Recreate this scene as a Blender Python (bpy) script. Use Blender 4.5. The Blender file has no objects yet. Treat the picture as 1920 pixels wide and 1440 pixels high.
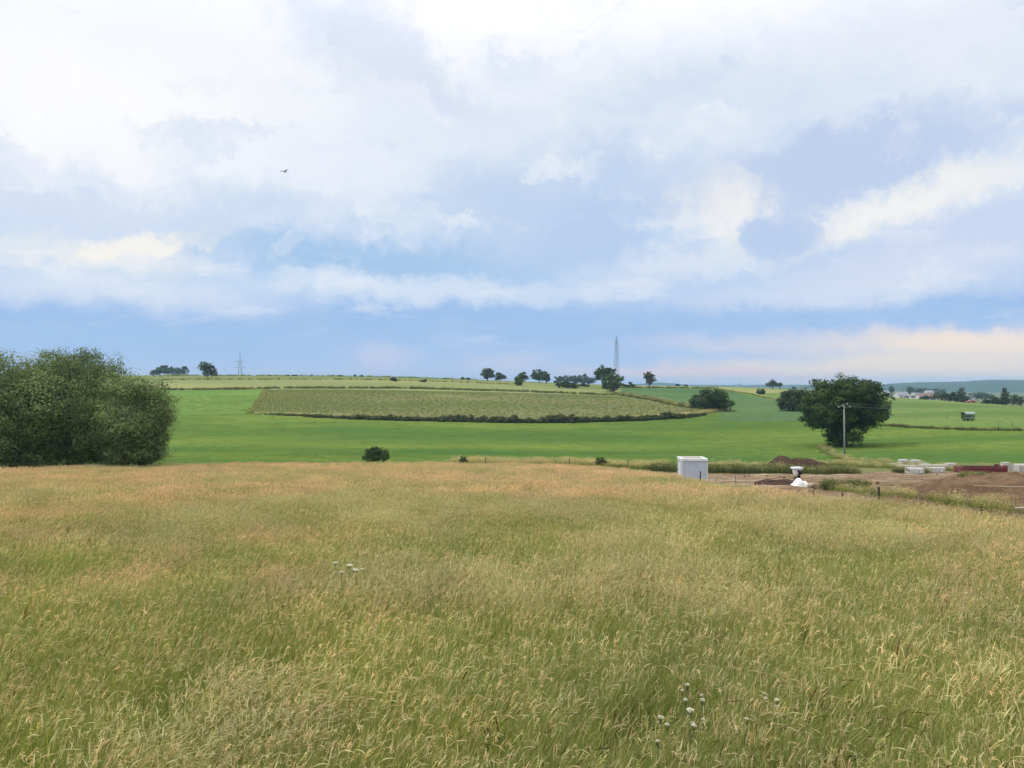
import bpy, bmesh, math, random
import numpy as np
from mathutils import Vector, Matrix

rng = np.random.default_rng(11)
random.seed(11)
S = bpy.context.scene
C = S.collection
PI = math.pi

# ------------------------------------------------------------------ camera, light, exposure
FPX = 1440.0          # focal length in pixels of the 1920 px wide photograph
HZ = 722.0            # row of the eye-level horizon
cam_d = bpy.data.cameras.new('camera')
cam_d.sensor_width = 36.0
cam_d.lens = 36.0 * FPX / 1920.0
cam_d.clip_start = 0.1
cam_d.clip_end = 30000
cam = bpy.data.objects.new('camera', cam_d)
C.objects.link(cam)
cam.location = (0, 0, 0)
cam.rotation_euler = (math.radians(90) + math.atan((HZ - 720.0) / FPX), 0, 0)
S.camera = cam

SUN_AZ, SUN_EL = math.radians(-100), math.radians(52)    # azimuth from the view direction (+Y), left is negative
sun_d = bpy.data.lights.new('sun', 'SUN')
sun_d.energy = 1.5
sun_d.angle = math.radians(10)
sun_d.color = (1.0, 0.95, 0.87)
sun = bpy.data.objects.new('sun', sun_d)
C.objects.link(sun)
sdir = Vector((math.sin(SUN_AZ) * math.cos(SUN_EL), math.cos(SUN_AZ) * math.cos(SUN_EL), math.sin(SUN_EL)))
sun.rotation_euler = sdir.to_track_quat('Z', 'Y').to_euler()
sun.location = (-40, 0, 60)

S.view_settings.view_transform = 'Standard'
S.view_settings.look = 'None'
S.view_settings.exposure = 0.15
S.view_settings.gamma = 1.0
S.view_settings.use_curve_mapping = False
S.render.engine = 'CYCLES'
S.cycles.use_denoising = True
S.cycles.max_bounces = 3
S.cycles.diffuse_bounces = 2
S.cycles.transmission_bounces = 2
S.cycles.use_adaptive_sampling = True
S.cycles.adaptive_threshold = 0.03
S.cycles.volume_bounces = 1
S.cycles.sample_clamp_indirect = 6


def lin(r, g, b):
    f = lambda c: (c / 255 / 12.92) if c <= 10.31 else ((c / 255 + 0.055) / 1.055) ** 2.4
    return (f(r), f(g), f(b), 1.0)


class NT:
    """small helper for building node trees"""
    def __init__(self, tree):
        self.t = tree
        self.n = tree.nodes
        self.l = tree.links

    def node(self, kind, **kw):
        n = self.n.new(kind)
        for k, v in kw.items():
            setattr(n, k, v)
        return n

    def put(self, sock, v):
        if isinstance(v, bpy.types.NodeSocket):
            self.l.new(v, sock)
        else:
            sock.default_value = v

    def m(self, op, a, b=0.0, c=0.0, clamp=False):
        n = self.node('ShaderNodeMath', operation=op, use_clamp=clamp)
        self.put(n.inputs[0], a)
        if len(n.inputs) > 1: self.put(n.inputs[1], b)
        if len(n.inputs) > 2: self.put(n.inputs[2], c)
        return n.outputs[0]

    def vm(self, op, a, b=(0, 0, 0)):
        n = self.node('ShaderNodeVectorMath', operation=op)
        self.put(n.inputs[0], a)
        if op == 'SCALE':
            self.put(n.inputs['Scale'], b)
        else:
            self.put(n.inputs[1], b)
        return n.outputs[0]

    def mix(self, fac, a, b, blend='MIX'):
        n = self.node('ShaderNodeMix', data_type='RGBA', blend_type=blend)
        n.clamp_factor = True
        self.put(n.inputs[0], fac)
        self.put(n.inputs[6], a)
        self.put(n.inputs[7], b)
        return n.outputs[2]

    def noise(self, vec, scale=5.0, detail=4.0, rough=0.55, lac=2.0, color=False):
        n = self.node('ShaderNodeTexNoise')
        self.put(n.inputs['Vector'], vec)
        n.inputs['Scale'].default_value = scale
        n.inputs['Detail'].default_value = detail
        n.inputs['Roughness'].default_value = rough
        n.inputs['Lacunarity'].default_value = lac
        return n.outputs['Color'] if color else n.outputs['Fac']

    def step(self, x, lo, hi, a=0.0, b=1.0):
        n = self.node('ShaderNodeMapRange', interpolation_type='SMOOTHSTEP')
        self.put(n.inputs[0], x)
        for i, v in enumerate((lo, hi, a, b)):
            self.put(n.inputs[i + 1], v)
        return n.outputs[0]

    def ramp(self, x, stops, interp='EASE'):
        n = self.node('ShaderNodeValToRGB')
        cr = n.color_ramp
        cr.interpolation = interp
        while len(cr.elements) > 1:
            cr.elements.remove(cr.elements[-1])
        cr.elements[0].position, cr.elements[0].color = stops[0]
        for p, c in stops[1:]:
            e = cr.elements.new(p)
            e.color = c
        self.put(n.inputs[0], x)
        return n.outputs[0]

    def xyz(self, v):
        n = self.node('ShaderNodeSeparateXYZ')
        self.put(n.inputs[0], v)
        return n.outputs

    def comb(self, x, y, z):
        n = self.node('ShaderNodeCombineXYZ')
        for i, v in enumerate((x, y, z)):
            self.put(n.inputs[i], v)
        return n.outputs[0]


# ------------------------------------------------------------------ world: overcast sky of layered cloud
def build_world():
    w = bpy.data.worlds.new('World')
    S.world = w
    w.use_nodes = True
    T = NT(w.node_tree)
    T.n.clear()
    d = T.vm('NORMALIZE', T.node('ShaderNodeTexCoord').outputs['Generated'])
    x, y, z = T.xyz(d)
    az = T.m('ARCTAN2', x, y)
    el = T.m('ARCSINE', z)
    # wispy displacement of all cloud edges
    n1 = T.noise(d, 7.0, 7.0, 0.70, color=True)
    s1 = T.xyz(T.vm('SUBTRACT', n1, (0.5, 0.5, 0.5)))
    damp = T.step(el, 0.0, 0.30, 0.30, 1.0)
    w2 = T.m('MULTIPLY', T.m('SUBTRACT', T.noise(d, 26.0, 4.0, 0.65), 0.5), T.step(el, 0.02, 0.2, 0.2, 1.0))
    ax = T.m('MULTIPLY_ADD', s1[0], 0.21, T.m('MULTIPLY_ADD', w2, 0.07, az))
    ey = T.m('MULTIPLY_ADD', T.m('MULTIPLY', damp, s1[1]), 0.14, T.m('MULTIPLY_ADD', w2, 0.05, el))
    # base colour by height above the horizon
    base = T.ramp(T.m('MULTIPLY', ey, 1.0 / 1.6), [
        (0.0, lin(190, 205, 233)), (0.02, lin(172, 200, 238)), (0.055, lin(152, 187, 234)), (0.085, lin(172, 203, 238)),
        (0.13, lin(205, 222, 243)), (0.20, lin(224, 233, 246)), (0.30, lin(246, 248, 253)), (1.0, lin(252, 252, 255))])
    # streaks and billows of a cloud layer seen in perspective, everywhere
    zz = T.m('ADD', T.m('MAXIMUM', z, 0.0), 0.16)
    pl = T.comb(T.m('DIVIDE', x, zz), T.m('DIVIDE', y, zz), 0.0)
    f1 = T.noise(pl, 1.1, 5.0, 0.58)
    f2 = T.noise(T.vm('ADD', pl, (7.3, 2.1, 0.0)), 2.6, 5.0, 0.62)
    hi = T.step(el, 0.05, 0.22)
    col = T.mix(T.m('MULTIPLY', hi, T.step(f1, 0.50, 0.68, 0.0, 0.50)), base, lin(190, 210, 237))
    col = T.mix(T.m('MULTIPLY', T.step(el, 0.02, 0.12), T.step(f2, 0.52, 0.70, 0.0, 0.55)), col, lin(248, 248, 250))
    # cloud masses: (px, py, rx, ry, tilt deg, colour, strength, soft)
    B = [
        (160, 190, 560, 200, 0, (255, 254, 254), 0.95, 0.9),
        (1000, 50, 620, 120, 0, (252, 252, 255), 0.90, 0.9),
        (690, 95, 215, 75, 28, (217, 225, 243), 0.80, 0.7),
        (840, 185, 100, 35, 10, (214, 224, 244), 0.60, 0.8),
        (1350, 175, 520, 130, 0, (214, 226, 243), 0.65, 0.9),
        (1780, 60, 260, 80, 0, (234, 238, 247), 0.6, 0.9),
        (150, 385, 290, 70, 5, (212, 223, 243), 0.85, 0.7),
        (400, 400, 260, 60, 0, (216, 227, 244), 0.75, 0.8),
        (900, 255, 300, 60, 0, (226, 234, 247), 0.7, 0.8),
        (560, 300, 300, 70, 0, (236, 240, 250), 0.6, 0.9),
        (640, 440, 320, 75, 4, (196, 216, 240), 0.85, 0.8),
        (640, 478, 300, 36, 4, (166, 198, 233), 0.95, 0.8),
        (880, 488, 320, 32, 2, (164, 197, 233), 0.90, 0.8),
        (1050, 380, 260, 105, -8, (194, 213, 238), 0.90, 0.55),
        (1130, 440, 190, 75, 0, (180, 204, 235), 0.7, 0.8),
        (620, 390, 180, 28, -12, (228, 235, 247), 0.55, 0.8),
        (1560, 320, 310, 62, -9, (190, 207, 235), 0.95, 0.55),
        (1650, 400, 320, 45, -12, (250, 246, 240), 0.80, 0.75),
        (1370, 400, 95, 75, 10, (250, 246, 240), 0.75, 0.8),
        (1448, 448, 55, 36, 0, (184, 205, 236), 0.9, 0.45),
        (1490, 428, 48, 40, -20, (187, 206, 236), 0.9, 0.5),
        (1800, 470, 240, 62, -12, (205, 216, 240), 0.85, 0.6),
        (1640, 520, 260, 50, 0, (214, 223, 241), 0.6, 0.8),
        (1240, 505, 190, 30, 0, (226, 233, 245), 0.7, 0.8),
        (150, 475, 220, 30, 2, (250, 246, 240), 0.75, 0.85),
        (270, 455, 110, 22, -14, (254, 248, 236), 0.8, 0.7),
        (200, 540, 360, 45, 2, (229, 236, 247), 0.75, 0.9),
        (720, 535, 330, 26, 3, (222, 232, 246), 0.75, 0.8),
        (1020, 545, 420, 24, -2, (216, 227, 244), 0.6, 0.9),
        (1500, 560, 420, 30, 0, (216, 226, 243), 0.7, 0.9),
        (300, 640, 520, 48, 0, (160, 193, 236), 0.85, 0.9),
        (1000, 605, 620, 34, 0, (162, 194, 235), 0.75, 0.9),
        (1640, 600, 420, 18, 0, (164, 195, 236), 0.75, 0.8),
        (1650, 640, 400, 24, 1, (212, 214, 230), 0.85, 0.7),
        (1840, 648, 220, 22, 2, (246, 230, 217), 1.0, 0.7),
        (1750, 690, 460, 30, 0, (240, 227, 217), 1.0, 0.7),
        (1330, 700, 280, 14, 0, (232, 212, 222), 0.9, 0.8),
        (725, 672, 90, 32, 0, (202, 208, 234), 0.7, 0.8),
        (945, 682, 90, 26, 0, (200, 207, 232), 0.7, 0.8),
    ]
    for px, py, rx, ry, tilt, c, st, soft in B:
        a0 = math.atan((px - 960) / FPX)
        e0 = math.atan((HZ - py) / FPX * math.cos(a0))
        ca, sa = math.cos(math.radians(tilt)), math.sin(math.radians(tilt))
        dx = T.m('SUBTRACT', ax, a0)
        dy = T.m('SUBTRACT', ey, e0)
        kx, ky = FPX / rx, FPX / ry
        u = T.m('MULTIPLY_ADD', dx, ca * kx, T.m('MULTIPLY', dy, -sa * kx))
        v = T.m('MULTIPLY_ADD', dx, sa * ky, T.m('MULTIPLY', dy, ca * ky))
        r = T.m('SQRT', T.m('MULTIPLY_ADD', u, u, T.m('MULTIPLY', v, v)))
        k = T.step(r, max(0.0, 1.2 - soft * 1.25), 1.35, st, 0.0)
        col = T.mix(k, col, lin(*c))
    # billows: lighter crests and greyer hollows within every cloud
    nb = T.noise(T.comb(ax, T.m('MULTIPLY', ey, 2.3), 0.3), 7.0, 6.0, 0.62)
    bl = T.step(el, 0.03, 0.20, 0.15, 1.0)
    col = T.mix(T.m('MULTIPLY', bl, T.step(nb, 0.52, 0.74, 0.0, 0.55)), col, lin(250, 250, 252))
    col = T.mix(T.m('MULTIPLY', bl, T.step(nb, 0.48, 0.28, 0.0, 0.36)), col, lin(184, 206, 235))
    # an overcast sky grows brighter towards the zenith
    gain = T.m('MULTIPLY_ADD', T.m('MAXIMUM', T.m('SUBTRACT', z, 0.38), 0.0), 1.25, 0.955)
    col = T.vm('SCALE', col, gain)
    below = T.step(el, -0.02, 0.0)
    col = T.mix(below, lin(180, 198, 220), col)
    sky = T.node('ShaderNodeTexSky', sky_type='NISHITA')
    sky.sun_disc = False
    sky.sun_elevation = SUN_EL
    sky.sun_rotation = SUN_AZ
    bg1 = T.node('ShaderNodeBackground')
    T.put(bg1.inputs[0], sky.outputs[0])
    bg1.inputs[1].default_value = 0.08
    bg2 = T.node('ShaderNodeBackground')
    T.put(bg2.inputs[0], col)
    bg2.inputs[1].default_value = 1.0
    mx = T.node('ShaderNodeMixShader')
    mx.inputs[0].default_value = 0.94
    T.l.new(bg1.outputs[0], mx.inputs[1])
    T.l.new(bg2.outputs[0], mx.inputs[2])
    out = T.node('ShaderNodeOutputWorld')
    T.l.new(mx.outputs[0], out.inputs[0])
    w.cycles.sampling_method = 'MANUAL'
    w.cycles.sample_map_resolution = 512


build_world()


# ------------------------------------------------------------------ general helpers
def tag(o, label=None, cat=None, group=None, kind=None):
    if label: o['label'] = label
    if cat: o['category'] = cat
    if group: o['group'] = group
    if kind: o['kind'] = kind
    return o


def empty(name, loc, rz=0.0):
    o = bpy.data.objects.new(name, None)
    o.empty_display_size = 0.2
    C.objects.link(o)
    o.location = loc
    o.rotation_euler = (0, 0, rz)
    return o


def link(name, me, mat=None, parent=None):
    o = bpy.data.objects.new(name, me)
    C.objects.link(o)
    if mat is not None:
        me.materials.clear()
        me.materials.append(mat)
    if parent is not None:
        o.parent = parent
    return o


def np_mesh(name, verts, faces, cols=None, smooth=False):
    """verts (n,3); faces (m,k) all of one size k; cols per vertex (n,3)"""
    verts = np.asarray(verts, dtype=np.float32)
    faces = np.asarray(faces, dtype=np.int32)
    me = bpy.data.meshes.new(name)
    me.vertices.add(len(verts))
    me.vertices.foreach_set('co', verts.ravel())
    k = faces.shape[1]
    me.loops.add(faces.size)
    me.loops.foreach_set('vertex_index', faces.ravel())
    me.polygons.add(len(faces))
    me.polygons.foreach_set('loop_start', np.arange(0, faces.size, k, dtype=np.int32))
    me.polygons.foreach_set('use_smooth', np.full(len(faces), smooth))
    me.update(calc_edges=True)
    if cols is not None:
        a = me.color_attributes.new('Col', 'FLOAT_COLOR', 'POINT')
        cc = np.ones((len(verts), 4), dtype=np.float32)
        cc[:, :3] = cols
        a.data.foreach_set('color', cc.ravel())
    me.validate()
    return me


class Geo:
    """collects boxes, tubes and faces into one mesh"""
    def __init__(self):
        self.bm = bmesh.new()

    def box(self, c, s, rz=0.0, bevel=0.0, rot=None):
        m = Matrix.Translation(c) @ (rot if rot is not None else Matrix.Rotation(rz, 4, 'Z')) @ Matrix.Diagonal((*s, 1))
        r = bmesh.ops.create_cube(self.bm, size=1.0, matrix=m)
        if bevel:
            es = list({e for v in r['verts'] for e in v.link_edges})
            bmesh.ops.bevel(self.bm, geom=es, offset=bevel, segments=2, affect='EDGES', profile=0.6)
        return self

    def tube(self, pts, rad, seg=6, cap=True):
        pts = [Vector(p) for p in pts]
        if not hasattr(rad, '__len__'):
            rad = [rad] * len(pts)
        rings = []
        for i, p in enumerate(pts):
            t = (pts[min(i + 1, len(pts) - 1)] - pts[max(i - 1, 0)]).normalized()
            a = Vector((0, 0, 1)) if abs(t.z) < 0.9 else Vector((1, 0, 0))
            u = t.cross(a).normalized()
            v = t.cross(u)
            rings.append([self.bm.verts.new(p + (u * math.cos(2 * PI * k / seg) + v * math.sin(2 * PI * k / seg)) * rad[i]) for k in range(seg)])
        for a, b in zip(rings, rings[1:]):
            for k in range(seg):
                self.bm.faces.new((a[k], a[(k + 1) % seg], b[(k + 1) % seg], b[k]))
        if cap:
            self.bm.faces.new(rings[0][::-1])
            self.bm.faces.new(rings[-1])
        return self

    def quad(self, *p):
        self.bm.faces.new([self.bm.verts.new(q) for q in p])
        return self

    def prism(self, prof, axis_len, center=(0, 0, 0), rz=0.0):
        """profile in (x,z), extruded along y by axis_len"""
        m = Matrix.Translation(center) @ Matrix.Rotation(rz, 4, 'Z')
        a = [self.bm.verts.new(m @ Vector((x, -axis_len / 2, z))) for x, z in prof]
        b = [self.bm.verts.new(m @ Vector((x, axis_len / 2, z))) for x, z in prof]
        n = len(prof)
        self.bm.faces.new(a)
        self.bm.faces.new(b[::-1])
        for k in range(n):
            self.bm.faces.new((a[k], b[k], b[(k + 1) % n], a[(k + 1) % n]))
        return self

    def build(self, name, mat, parent=None, smooth=False):
        bmesh.ops.recalc_face_normals(self.bm, faces=self.bm.faces)
        me = bpy.data.meshes.new(name)
        self.bm.to_mesh(me)
        self.bm.free()
        if smooth:
            me.polygons.foreach_set('use_smooth', [True] * len(me.polygons))
        return link(name, me, mat, parent)


# value noise -----------------------------------------------------------------
_nt = np.random.default_rng(5).random((256, 256))


def vnoise(x, y):
    xi, yi = np.floor(x).astype(int), np.floor(y).astype(int)
    fx, fy = x - xi, y - yi
    fx = fx * fx * (3 - 2 * fx)
    fy = fy * fy * (3 - 2 * fy)
    g = lambda a, b: _nt[a & 255, b & 255]
    return (g(xi, yi) * (1 - fx) + g(xi + 1, yi) * fx) * (1 - fy) + (g(xi, yi + 1) * (1 - fx) + g(xi + 1, yi + 1) * fx) * fy


def fbm(x, y, o=4):
    x, y = np.asarray(x, float), np.asarray(y, float)
    s, a, t = 0.0, 1.0, 0.0
    for i in range(o):
        s = s + a * vnoise(x + 17.3 * i, y - 9.1 * i)
        t += a
        a *= 0.5
        x, y = x * 2.03, y * 2.03
    return s / t


# ------------------------------------------------------------------ terrain height, eye at z = 0
YK = np.array([60, 75, 90, 105, 125, 150, 180, 220, 280, 350, 420, 480, 530, 600, 800, 1200, 2000, 4000, 8000], float)
L0 = lambda Y: HZ + FPX * (2.9 + 0.074 * Y) / Y
_c = {
    -300: [None, None, 874, 868, 858, 843, 822, 792, 760, 735, 717, 706, 703, 705, 711, 716, 721, 724, 727],
    350: [None, None, 874, 868, 858, 843, 822, 792, 760, 735, 717, 706, 703, 705, 711, 716, 721, 724, 727],
    700: [None, None, 875, 870, 859, 842, 817, 787, 757, 734, 718, 707.5, 704.5, 707, 712, 717, 721, 724, 727],
    960: [None, None, 876, 872, 861, 845, 821, 791, 760, 738, 724, 715.5, 713, 716, 719, 721, 723, 725, 727],
    1150: [None, None, 878, 874, 862, 847, 823, 795, 766, 746, 733, 725, 722, 722.5, 723, 724, 724.5, 725, 727],
    1300: [None, 902, 893, 882, 866, 848, 823, 795, 768, 748, 735, 727.5, 725, 724.5, 724, 724, 724.5, 725, 727],
    1450: [None, 903, 893, 883, 864, 843, 820, 796, 768, 748, 736, 729, 727, 726.5, 726, 726, 726, 726, 727],
    1600: [None, 904, 893, 883, 863, 840, 818, 794, 768, 752, 744, 741, 741, 742, 742, 740, 736, 731, 728],
    1700: [None, 904, 894, 884, 861, 836, 813, 787, 762, 745, 743, 747, 750, 752, 752, 746, 740, 732, 728],
    1920: [906, 899, 894, 886, 858, 824, 802, 779, 761, 763, 768, 769, 769, 766, 760, 752, 742, 732, 728],
    2300: [906, 899, 894, 886, 858, 824, 806, 784, 768, 766, 770, 770, 769, 766, 760, 752, 742, 732, 728],
}
_uk = np.array([(p - 960) / FPX for p in _c])
_zk = np.array([[(HZ - (v if v is not None else L0(Y))) / FPX * Y for v, Y in zip(r, YK)] for r in _c.values()])
_ug = np.linspace(-1.0, 1.0, 161)
_ty = np.linspace(math.log(3.0), math.log(8000.0), 420)
_Yg = np.exp(_ty)
_ys = np.concatenate([[0, 20, 40], YK])
_tab = np.zeros((161, 420))
_rows = []
for k in range(len(_uk)):
    _rows.append(np.interp(_Yg, _ys, np.concatenate([[-2.9, -2.9 - .074 * 20, -2.9 - .074 * 40], _zk[k]])))
_rows = np.array(_rows)
for j in range(420):
    _tab[:, j] = np.interp(_ug, _uk, _rows[:, j])


def _smooth(a, s, axis):
    k = np.exp(-0.5 * (np.arange(-3 * s, 3 * s + 1) / s) ** 2)
    k /= k.sum()
    pad = [(0, 0), (0, 0)]
    pad[axis] = (3 * s, 3 * s)
    b = np.pad(a, pad, mode='edge')
    return np.apply_along_axis(lambda r: np.convolve(r, k, 'valid'), axis, b)


_tab = _smooth(_smooth(_tab, 4, 0), 3, 1)


def H(X, Y):
    X, Y = np.asarray(X, float), np.asarray(Y, float)
    u = np.clip(X / np.maximum(Y, 30.0), -0.999, 0.999)
    t = np.clip(np.log(np.maximum(Y, 3.01)), _ty[0], _ty[-1] - 1e-6)
    fu = (u + 1.0) / 2.0 * 160
    ft = (t - _ty[0]) / (_ty[1] - _ty[0])
    i = np.clip(fu.astype(int), 0, 159)
    j = np.clip(ft.astype(int), 0, 418)
    a, b = fu - i, ft - j
    z = (_tab[i, j] * (1 - a) + _tab[i + 1, j] * a) * (1 - b) + (_tab[i, j + 1] * (1 - a) + _tab[i + 1, j + 1] * a) * b
    z = np.where(Y < 3.01, -2.9 - 0.074 * 3.0 - (Y - 3.0) * 0.03, z)
    amp = np.clip(Y / 100.0, 0.06, 1.0)
    z = z + amp * 0.5 * (fbm(X / 38.0 + 50, Y / 38.0 + 50, 2) - 0.5) * np.clip(1.6 - Y / 600.0, 0.3, 1.0)
    return z


def Hs(x, y):
    return float(H(np.array([x]), np.array([y]))[0])


_march = np.concatenate([np.linspace(4, 130, 500), np.linspace(130.5, 620, 900), np.geomspace(625, 7500, 500)])


def ground(px, py, lo=4.0, hi=7500.0):
    """the point of the ground seen at a photograph pixel"""
    u = (px - 960) / FPX
    Y = _march[(_march >= lo) & (_march <= hi)]
    d = H(u * Y, Y) - (HZ - py) / FPX * Y
    k = np.nonzero(d >= 0)[0]
    k = k[0] if len(k) else int(np.argmax(d))
    return Vector((u * Y[k], Y[k], H(u * Y[k:k + 1], Y[k:k + 1])[0]))


def crest(px, lo=250.0, hi=700.0):
    u = (px - 960) / FPX
    Y = _march[(_march >= lo) & (_march <= hi)]
    p = H(u * Y, Y) / Y
    k = int(np.argmax(p))
    return Vector((u * Y[k], Y[k], H(u * Y[k:k + 1], Y[k:k + 1])[0]))


def at(px, Y):
    X = (px - 960) / FPX * Y
    return Vector((X, Y, Hs(X, Y)))


# the far edge of the hay meadow (u -> Y)
_mu = np.array([-1.4, -.667, -.458, -.33, -.2, -.04, .05, .12, .1875, .256, .326, .392, .48, .54, .61, .667, .8, 1.2])
_my = np.array([60, 68, 81, 85, 87, 87, 83, 75, 61, 44.5, 38.5, 34.5, 31, 28.5, 25.4, 23, 19, 13])
Ym = lambda u: np.interp(u, _mu, _my)


def pline(pts):
    a = np.array(pts, float)
    return lambda px: np.interp(px, a[:, 0], a[:, 1])


# field limits as seen (photograph pixels), used to lay out which ground is which field
hedge_line = pline([(-400, 779), (330, 779), (470, 776), (600, 783), (760, 789), (1000, 793), (1150, 791), (1290, 784), (1345, 773)])
crop_top = pline([(-400, 732), (330, 732), (495, 730), (640, 729.5), (900, 734), (1100, 740), (1165, 742), (1290, 764), (1345, 772)])
band_top = pline([(-400, 727), (330, 727), (600, 724), (900, 729), (1150, 737.5), (1300, 740)])
strip_top = pline([(-400, 712), (330, 712), (600, 711), (800, 714.5), (1000, 722), (1120, 730), (1300, 736)])
right_low = pline([(1150, 727), (1340, 727), (1420, 743), (1460, 753), (1520, 760), (1640, 790), (1680, 799), (1760, 804), (1920, 808), (2400, 810)])

# ------------------------------------------------------------------ materials


def new_mat(name):
    m = bpy.data.materials.new(name)
    m.use_nodes = True
    T = NT(m.node_tree)
    T.n.clear()
    out = T.node('ShaderNodeOutputMaterial')
    return m, T, out


def principled(T, out, col, rough=0.9, metal=0.0, bump=None, spec=0.2):
    p = T.node('ShaderNodeBsdfPrincipled')
    T.put(p.inputs['Base Color'], col)
    T.put(p.inputs['Roughness'], rough)
    p.inputs['Metallic'].default_value = metal
    p.inputs['Specular IOR Level'].default_value = spec
    if bump is not None:
        b = T.node('ShaderNodeBump')
        b.inputs['Strength'].default_value = bump[1]
        b.inputs['Distance'].default_value = bump[2]
        T.put(b.inputs['Height'], bump[0])
        T.l.new(b.outputs[0], p.inputs['Normal'])
    T.l.new(p.outputs[0], out.inputs[0])
    return p


def leaf_mat(name, transl=0.3, rough=0.7, spec=0.15, patch=None):
    """foliage: colour comes from the mesh, varied a little over the ground"""
    m, T, out = new_mat(name)
    a = T.node('ShaderNodeAttribute', attribute_name='Col').outputs['Color']
    pos = T.node('ShaderNodeNewGeometry').outputs['Position']
    n = T.noise(pos, 0.35, 3.0)
    col = T.mix(1.0, a, T.ramp(n, [(0.3, (0.86, 0.88, 0.84, 1)), (0.7, (1.14, 1.11, 1.05, 1))], 'LINEAR'), 'MULTIPLY')
    if patch:
        n2 = T.noise(T.vm('MULTIPLY', pos, (1.0, 0.6, 0.0)), 0.09, 3.0)
        col = T.mix(T.step(n2, 0.42, 0.62, 0.0, 0.8), col, T.mix(1.0, col, patch, 'MULTIPLY'))
    p = T.node('ShaderNodeBsdfPrincipled')
    T.put(p.inputs['Base Color'], col)
    p.inputs['Roughness'].default_value = rough
    p.inputs['Specular IOR Level'].default_value = spec
    tr = T.node('ShaderNodeBsdfTranslucent')
    T.put(tr.inputs[0], T.mix(1.0, col, (1.1, 1.15, 0.7, 1), 'MULTIPLY'))
    mx = T.node('ShaderNodeMixShader')
    mx.inputs[0].default_value = transl
    T.l.new(p.outputs[0], mx.inputs[1])
    T.l.new(tr.outputs[0], mx.inputs[2])
    T.l.new(mx.outputs[0], out.inputs[0])
    return m


def field_mat(name, c1, c2, c3, scale=0.08, stretch=(0.35, 1.0), fine=1.2, bump=0.25, streak=0.5):
    m, T, out = new_mat(name)
    pos = T.node('ShaderNodeNewGeometry').outputs['Position']
    p2 = T.vm('MULTIPLY', pos, (stretch[0], stretch[1], 0.0))
    a = T.noise(p2, scale, 5.0, 0.6)
    b = T.noise(p2, fine, 4.0, 0.65)
    s = T.noise(T.vm('MULTIPLY', pos, (0.11, 0.8, 0.0)), 0.8, 5.0, 0.7)
    col = T.mix(T.step(a, 0.36, 0.64), c1, c2)
    g0 = T.noise(T.vm('MULTIPLY', pos, (0.4, 1.0, 0.0)), scale * 0.45, 2.0, 0.5)
    col = T.mix(T.step(b, 0.45, 0.72, 0.0, 0.75), col, c3)
    col = T.mix(T.step(g0, 0.40, 0.60, 0.0, 0.75), col, T.mix(1.0, col, (0.66, 0.78, 0.80, 1), 'MULTIPLY'))
    col = T.mix(T.step(s, 0.53, 0.66, 0.0, streak), col, T.mix(1.0, col, (0.62, 0.72, 0.6, 1), 'MULTIPLY'))
    h = T.noise(pos, 2.2, 3.0, 0.7)
    principled(T, out, col, 1.0, bump=(h, bump, 0.25), spec=0.0)
    return m


def plain_mat(name, c, c2=None, rough=0.7, metal=0.0, scale=6.0, bump=0.0, spec=0.3, detail=5.0):
    m, T, out = new_mat(name)
    pos = T.node('ShaderNodeTexCoord').outputs['Object']
    n = T.noise(pos, scale, detail, 0.62)
    if c2 is None:
        c2 = tuple(v * 0.72 for v in c)
    col = T.mix(T.step(n, 0.35, 0.68), (*c, 1), (*c2, 1))
    principled(T, out, col, rough, metal, bump=(n, bump, 0.03) if bump else None, spec=spec)
    return m


def dirt_mat(name, dark, mid, pale, weed=None, pale_amt=0.8):
    m, T, out = new_mat(name)
    pos = T.node('ShaderNodeNewGeometry').outputs['Position']
    st = T.vm('MULTIPLY', pos, (0.16, 0.75, 0.3))
    a = T.noise(st, 0.55, 5.0, 0.6)
    b = T.noise(pos, 0.9, 6.0, 0.68)
    c = T.noise(T.vm('ADD', st, (31.0, 4.0, 0.0)), 0.9, 4.0, 0.6)
    col = T.mix(T.step(b, 0.36, 0.62), dark, mid)
    col = T.mix(T.step(c, 0.52, 0.62, 0.0, pale_amt), col, pale)
    if weed:
        col = T.mix(T.step(a, 0.55, 0.68, 0.0, 0.8), col, weed)
    f = T.noise(pos, 4.5, 5.0, 0.75)
    col = T.mix(T.step(f, 0.4, 0.75, 0.0, 0.45), col, T.mix(1.0, col, (0.55, 0.52, 0.5, 1), 'MULTIPLY'))
    h = T.m('MULTIPLY_ADD', b, 2.0, f)
    principled(T, out, col, 0.95, bump=(h, 0.8, 0.35), spec=0.1)
    return m


M = {}
M['thatch'] = field_mat('meadow_soil', (.10, .095, .04, 1), (.13, .115, .05, 1), (.07, .075, .03, 1), 0.3, (1, 1), 4.0)
M['pasture'] = field_mat('valley_pasture', (.092, .165, .040, 1), (.170, .228, .046, 1), (.074, .140, .036, 1), 0.03, (0.35, 1.0), 0.9, 0.55, 0.8)
M['bright'] = field_mat('bright_pasture', (.150, .245, .058, 1), (.175, .26, .062, 1), (.13, .215, .055, 1), 0.05, (0.3, 1.0), 0.8, 0.2, 0.3)
M['crop'] = field_mat('crop_soil', (.185, .195, .076, 1), (.205, .195, .092, 1), (.155, .182, .062, 1), 0.03, (0.5, 1.0), 1.6, 0.4, 0.15)
M['grain'] = field_mat('grain_field', (.29, .29, .115, 1), (.25, .27, .095, 1), (.30, .29, .12, 1), 0.02, (0.2, 1.0), 0.5, 0.2, 0.3)
M['strip'] = field_mat('ridge_grass', (.175, .215, .075, 1), (.215, .225, .085, 1), (.16, .19, .07, 1), 0.02, (0.2, 1.0), 0.5, 0.2, 0.6)
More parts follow.
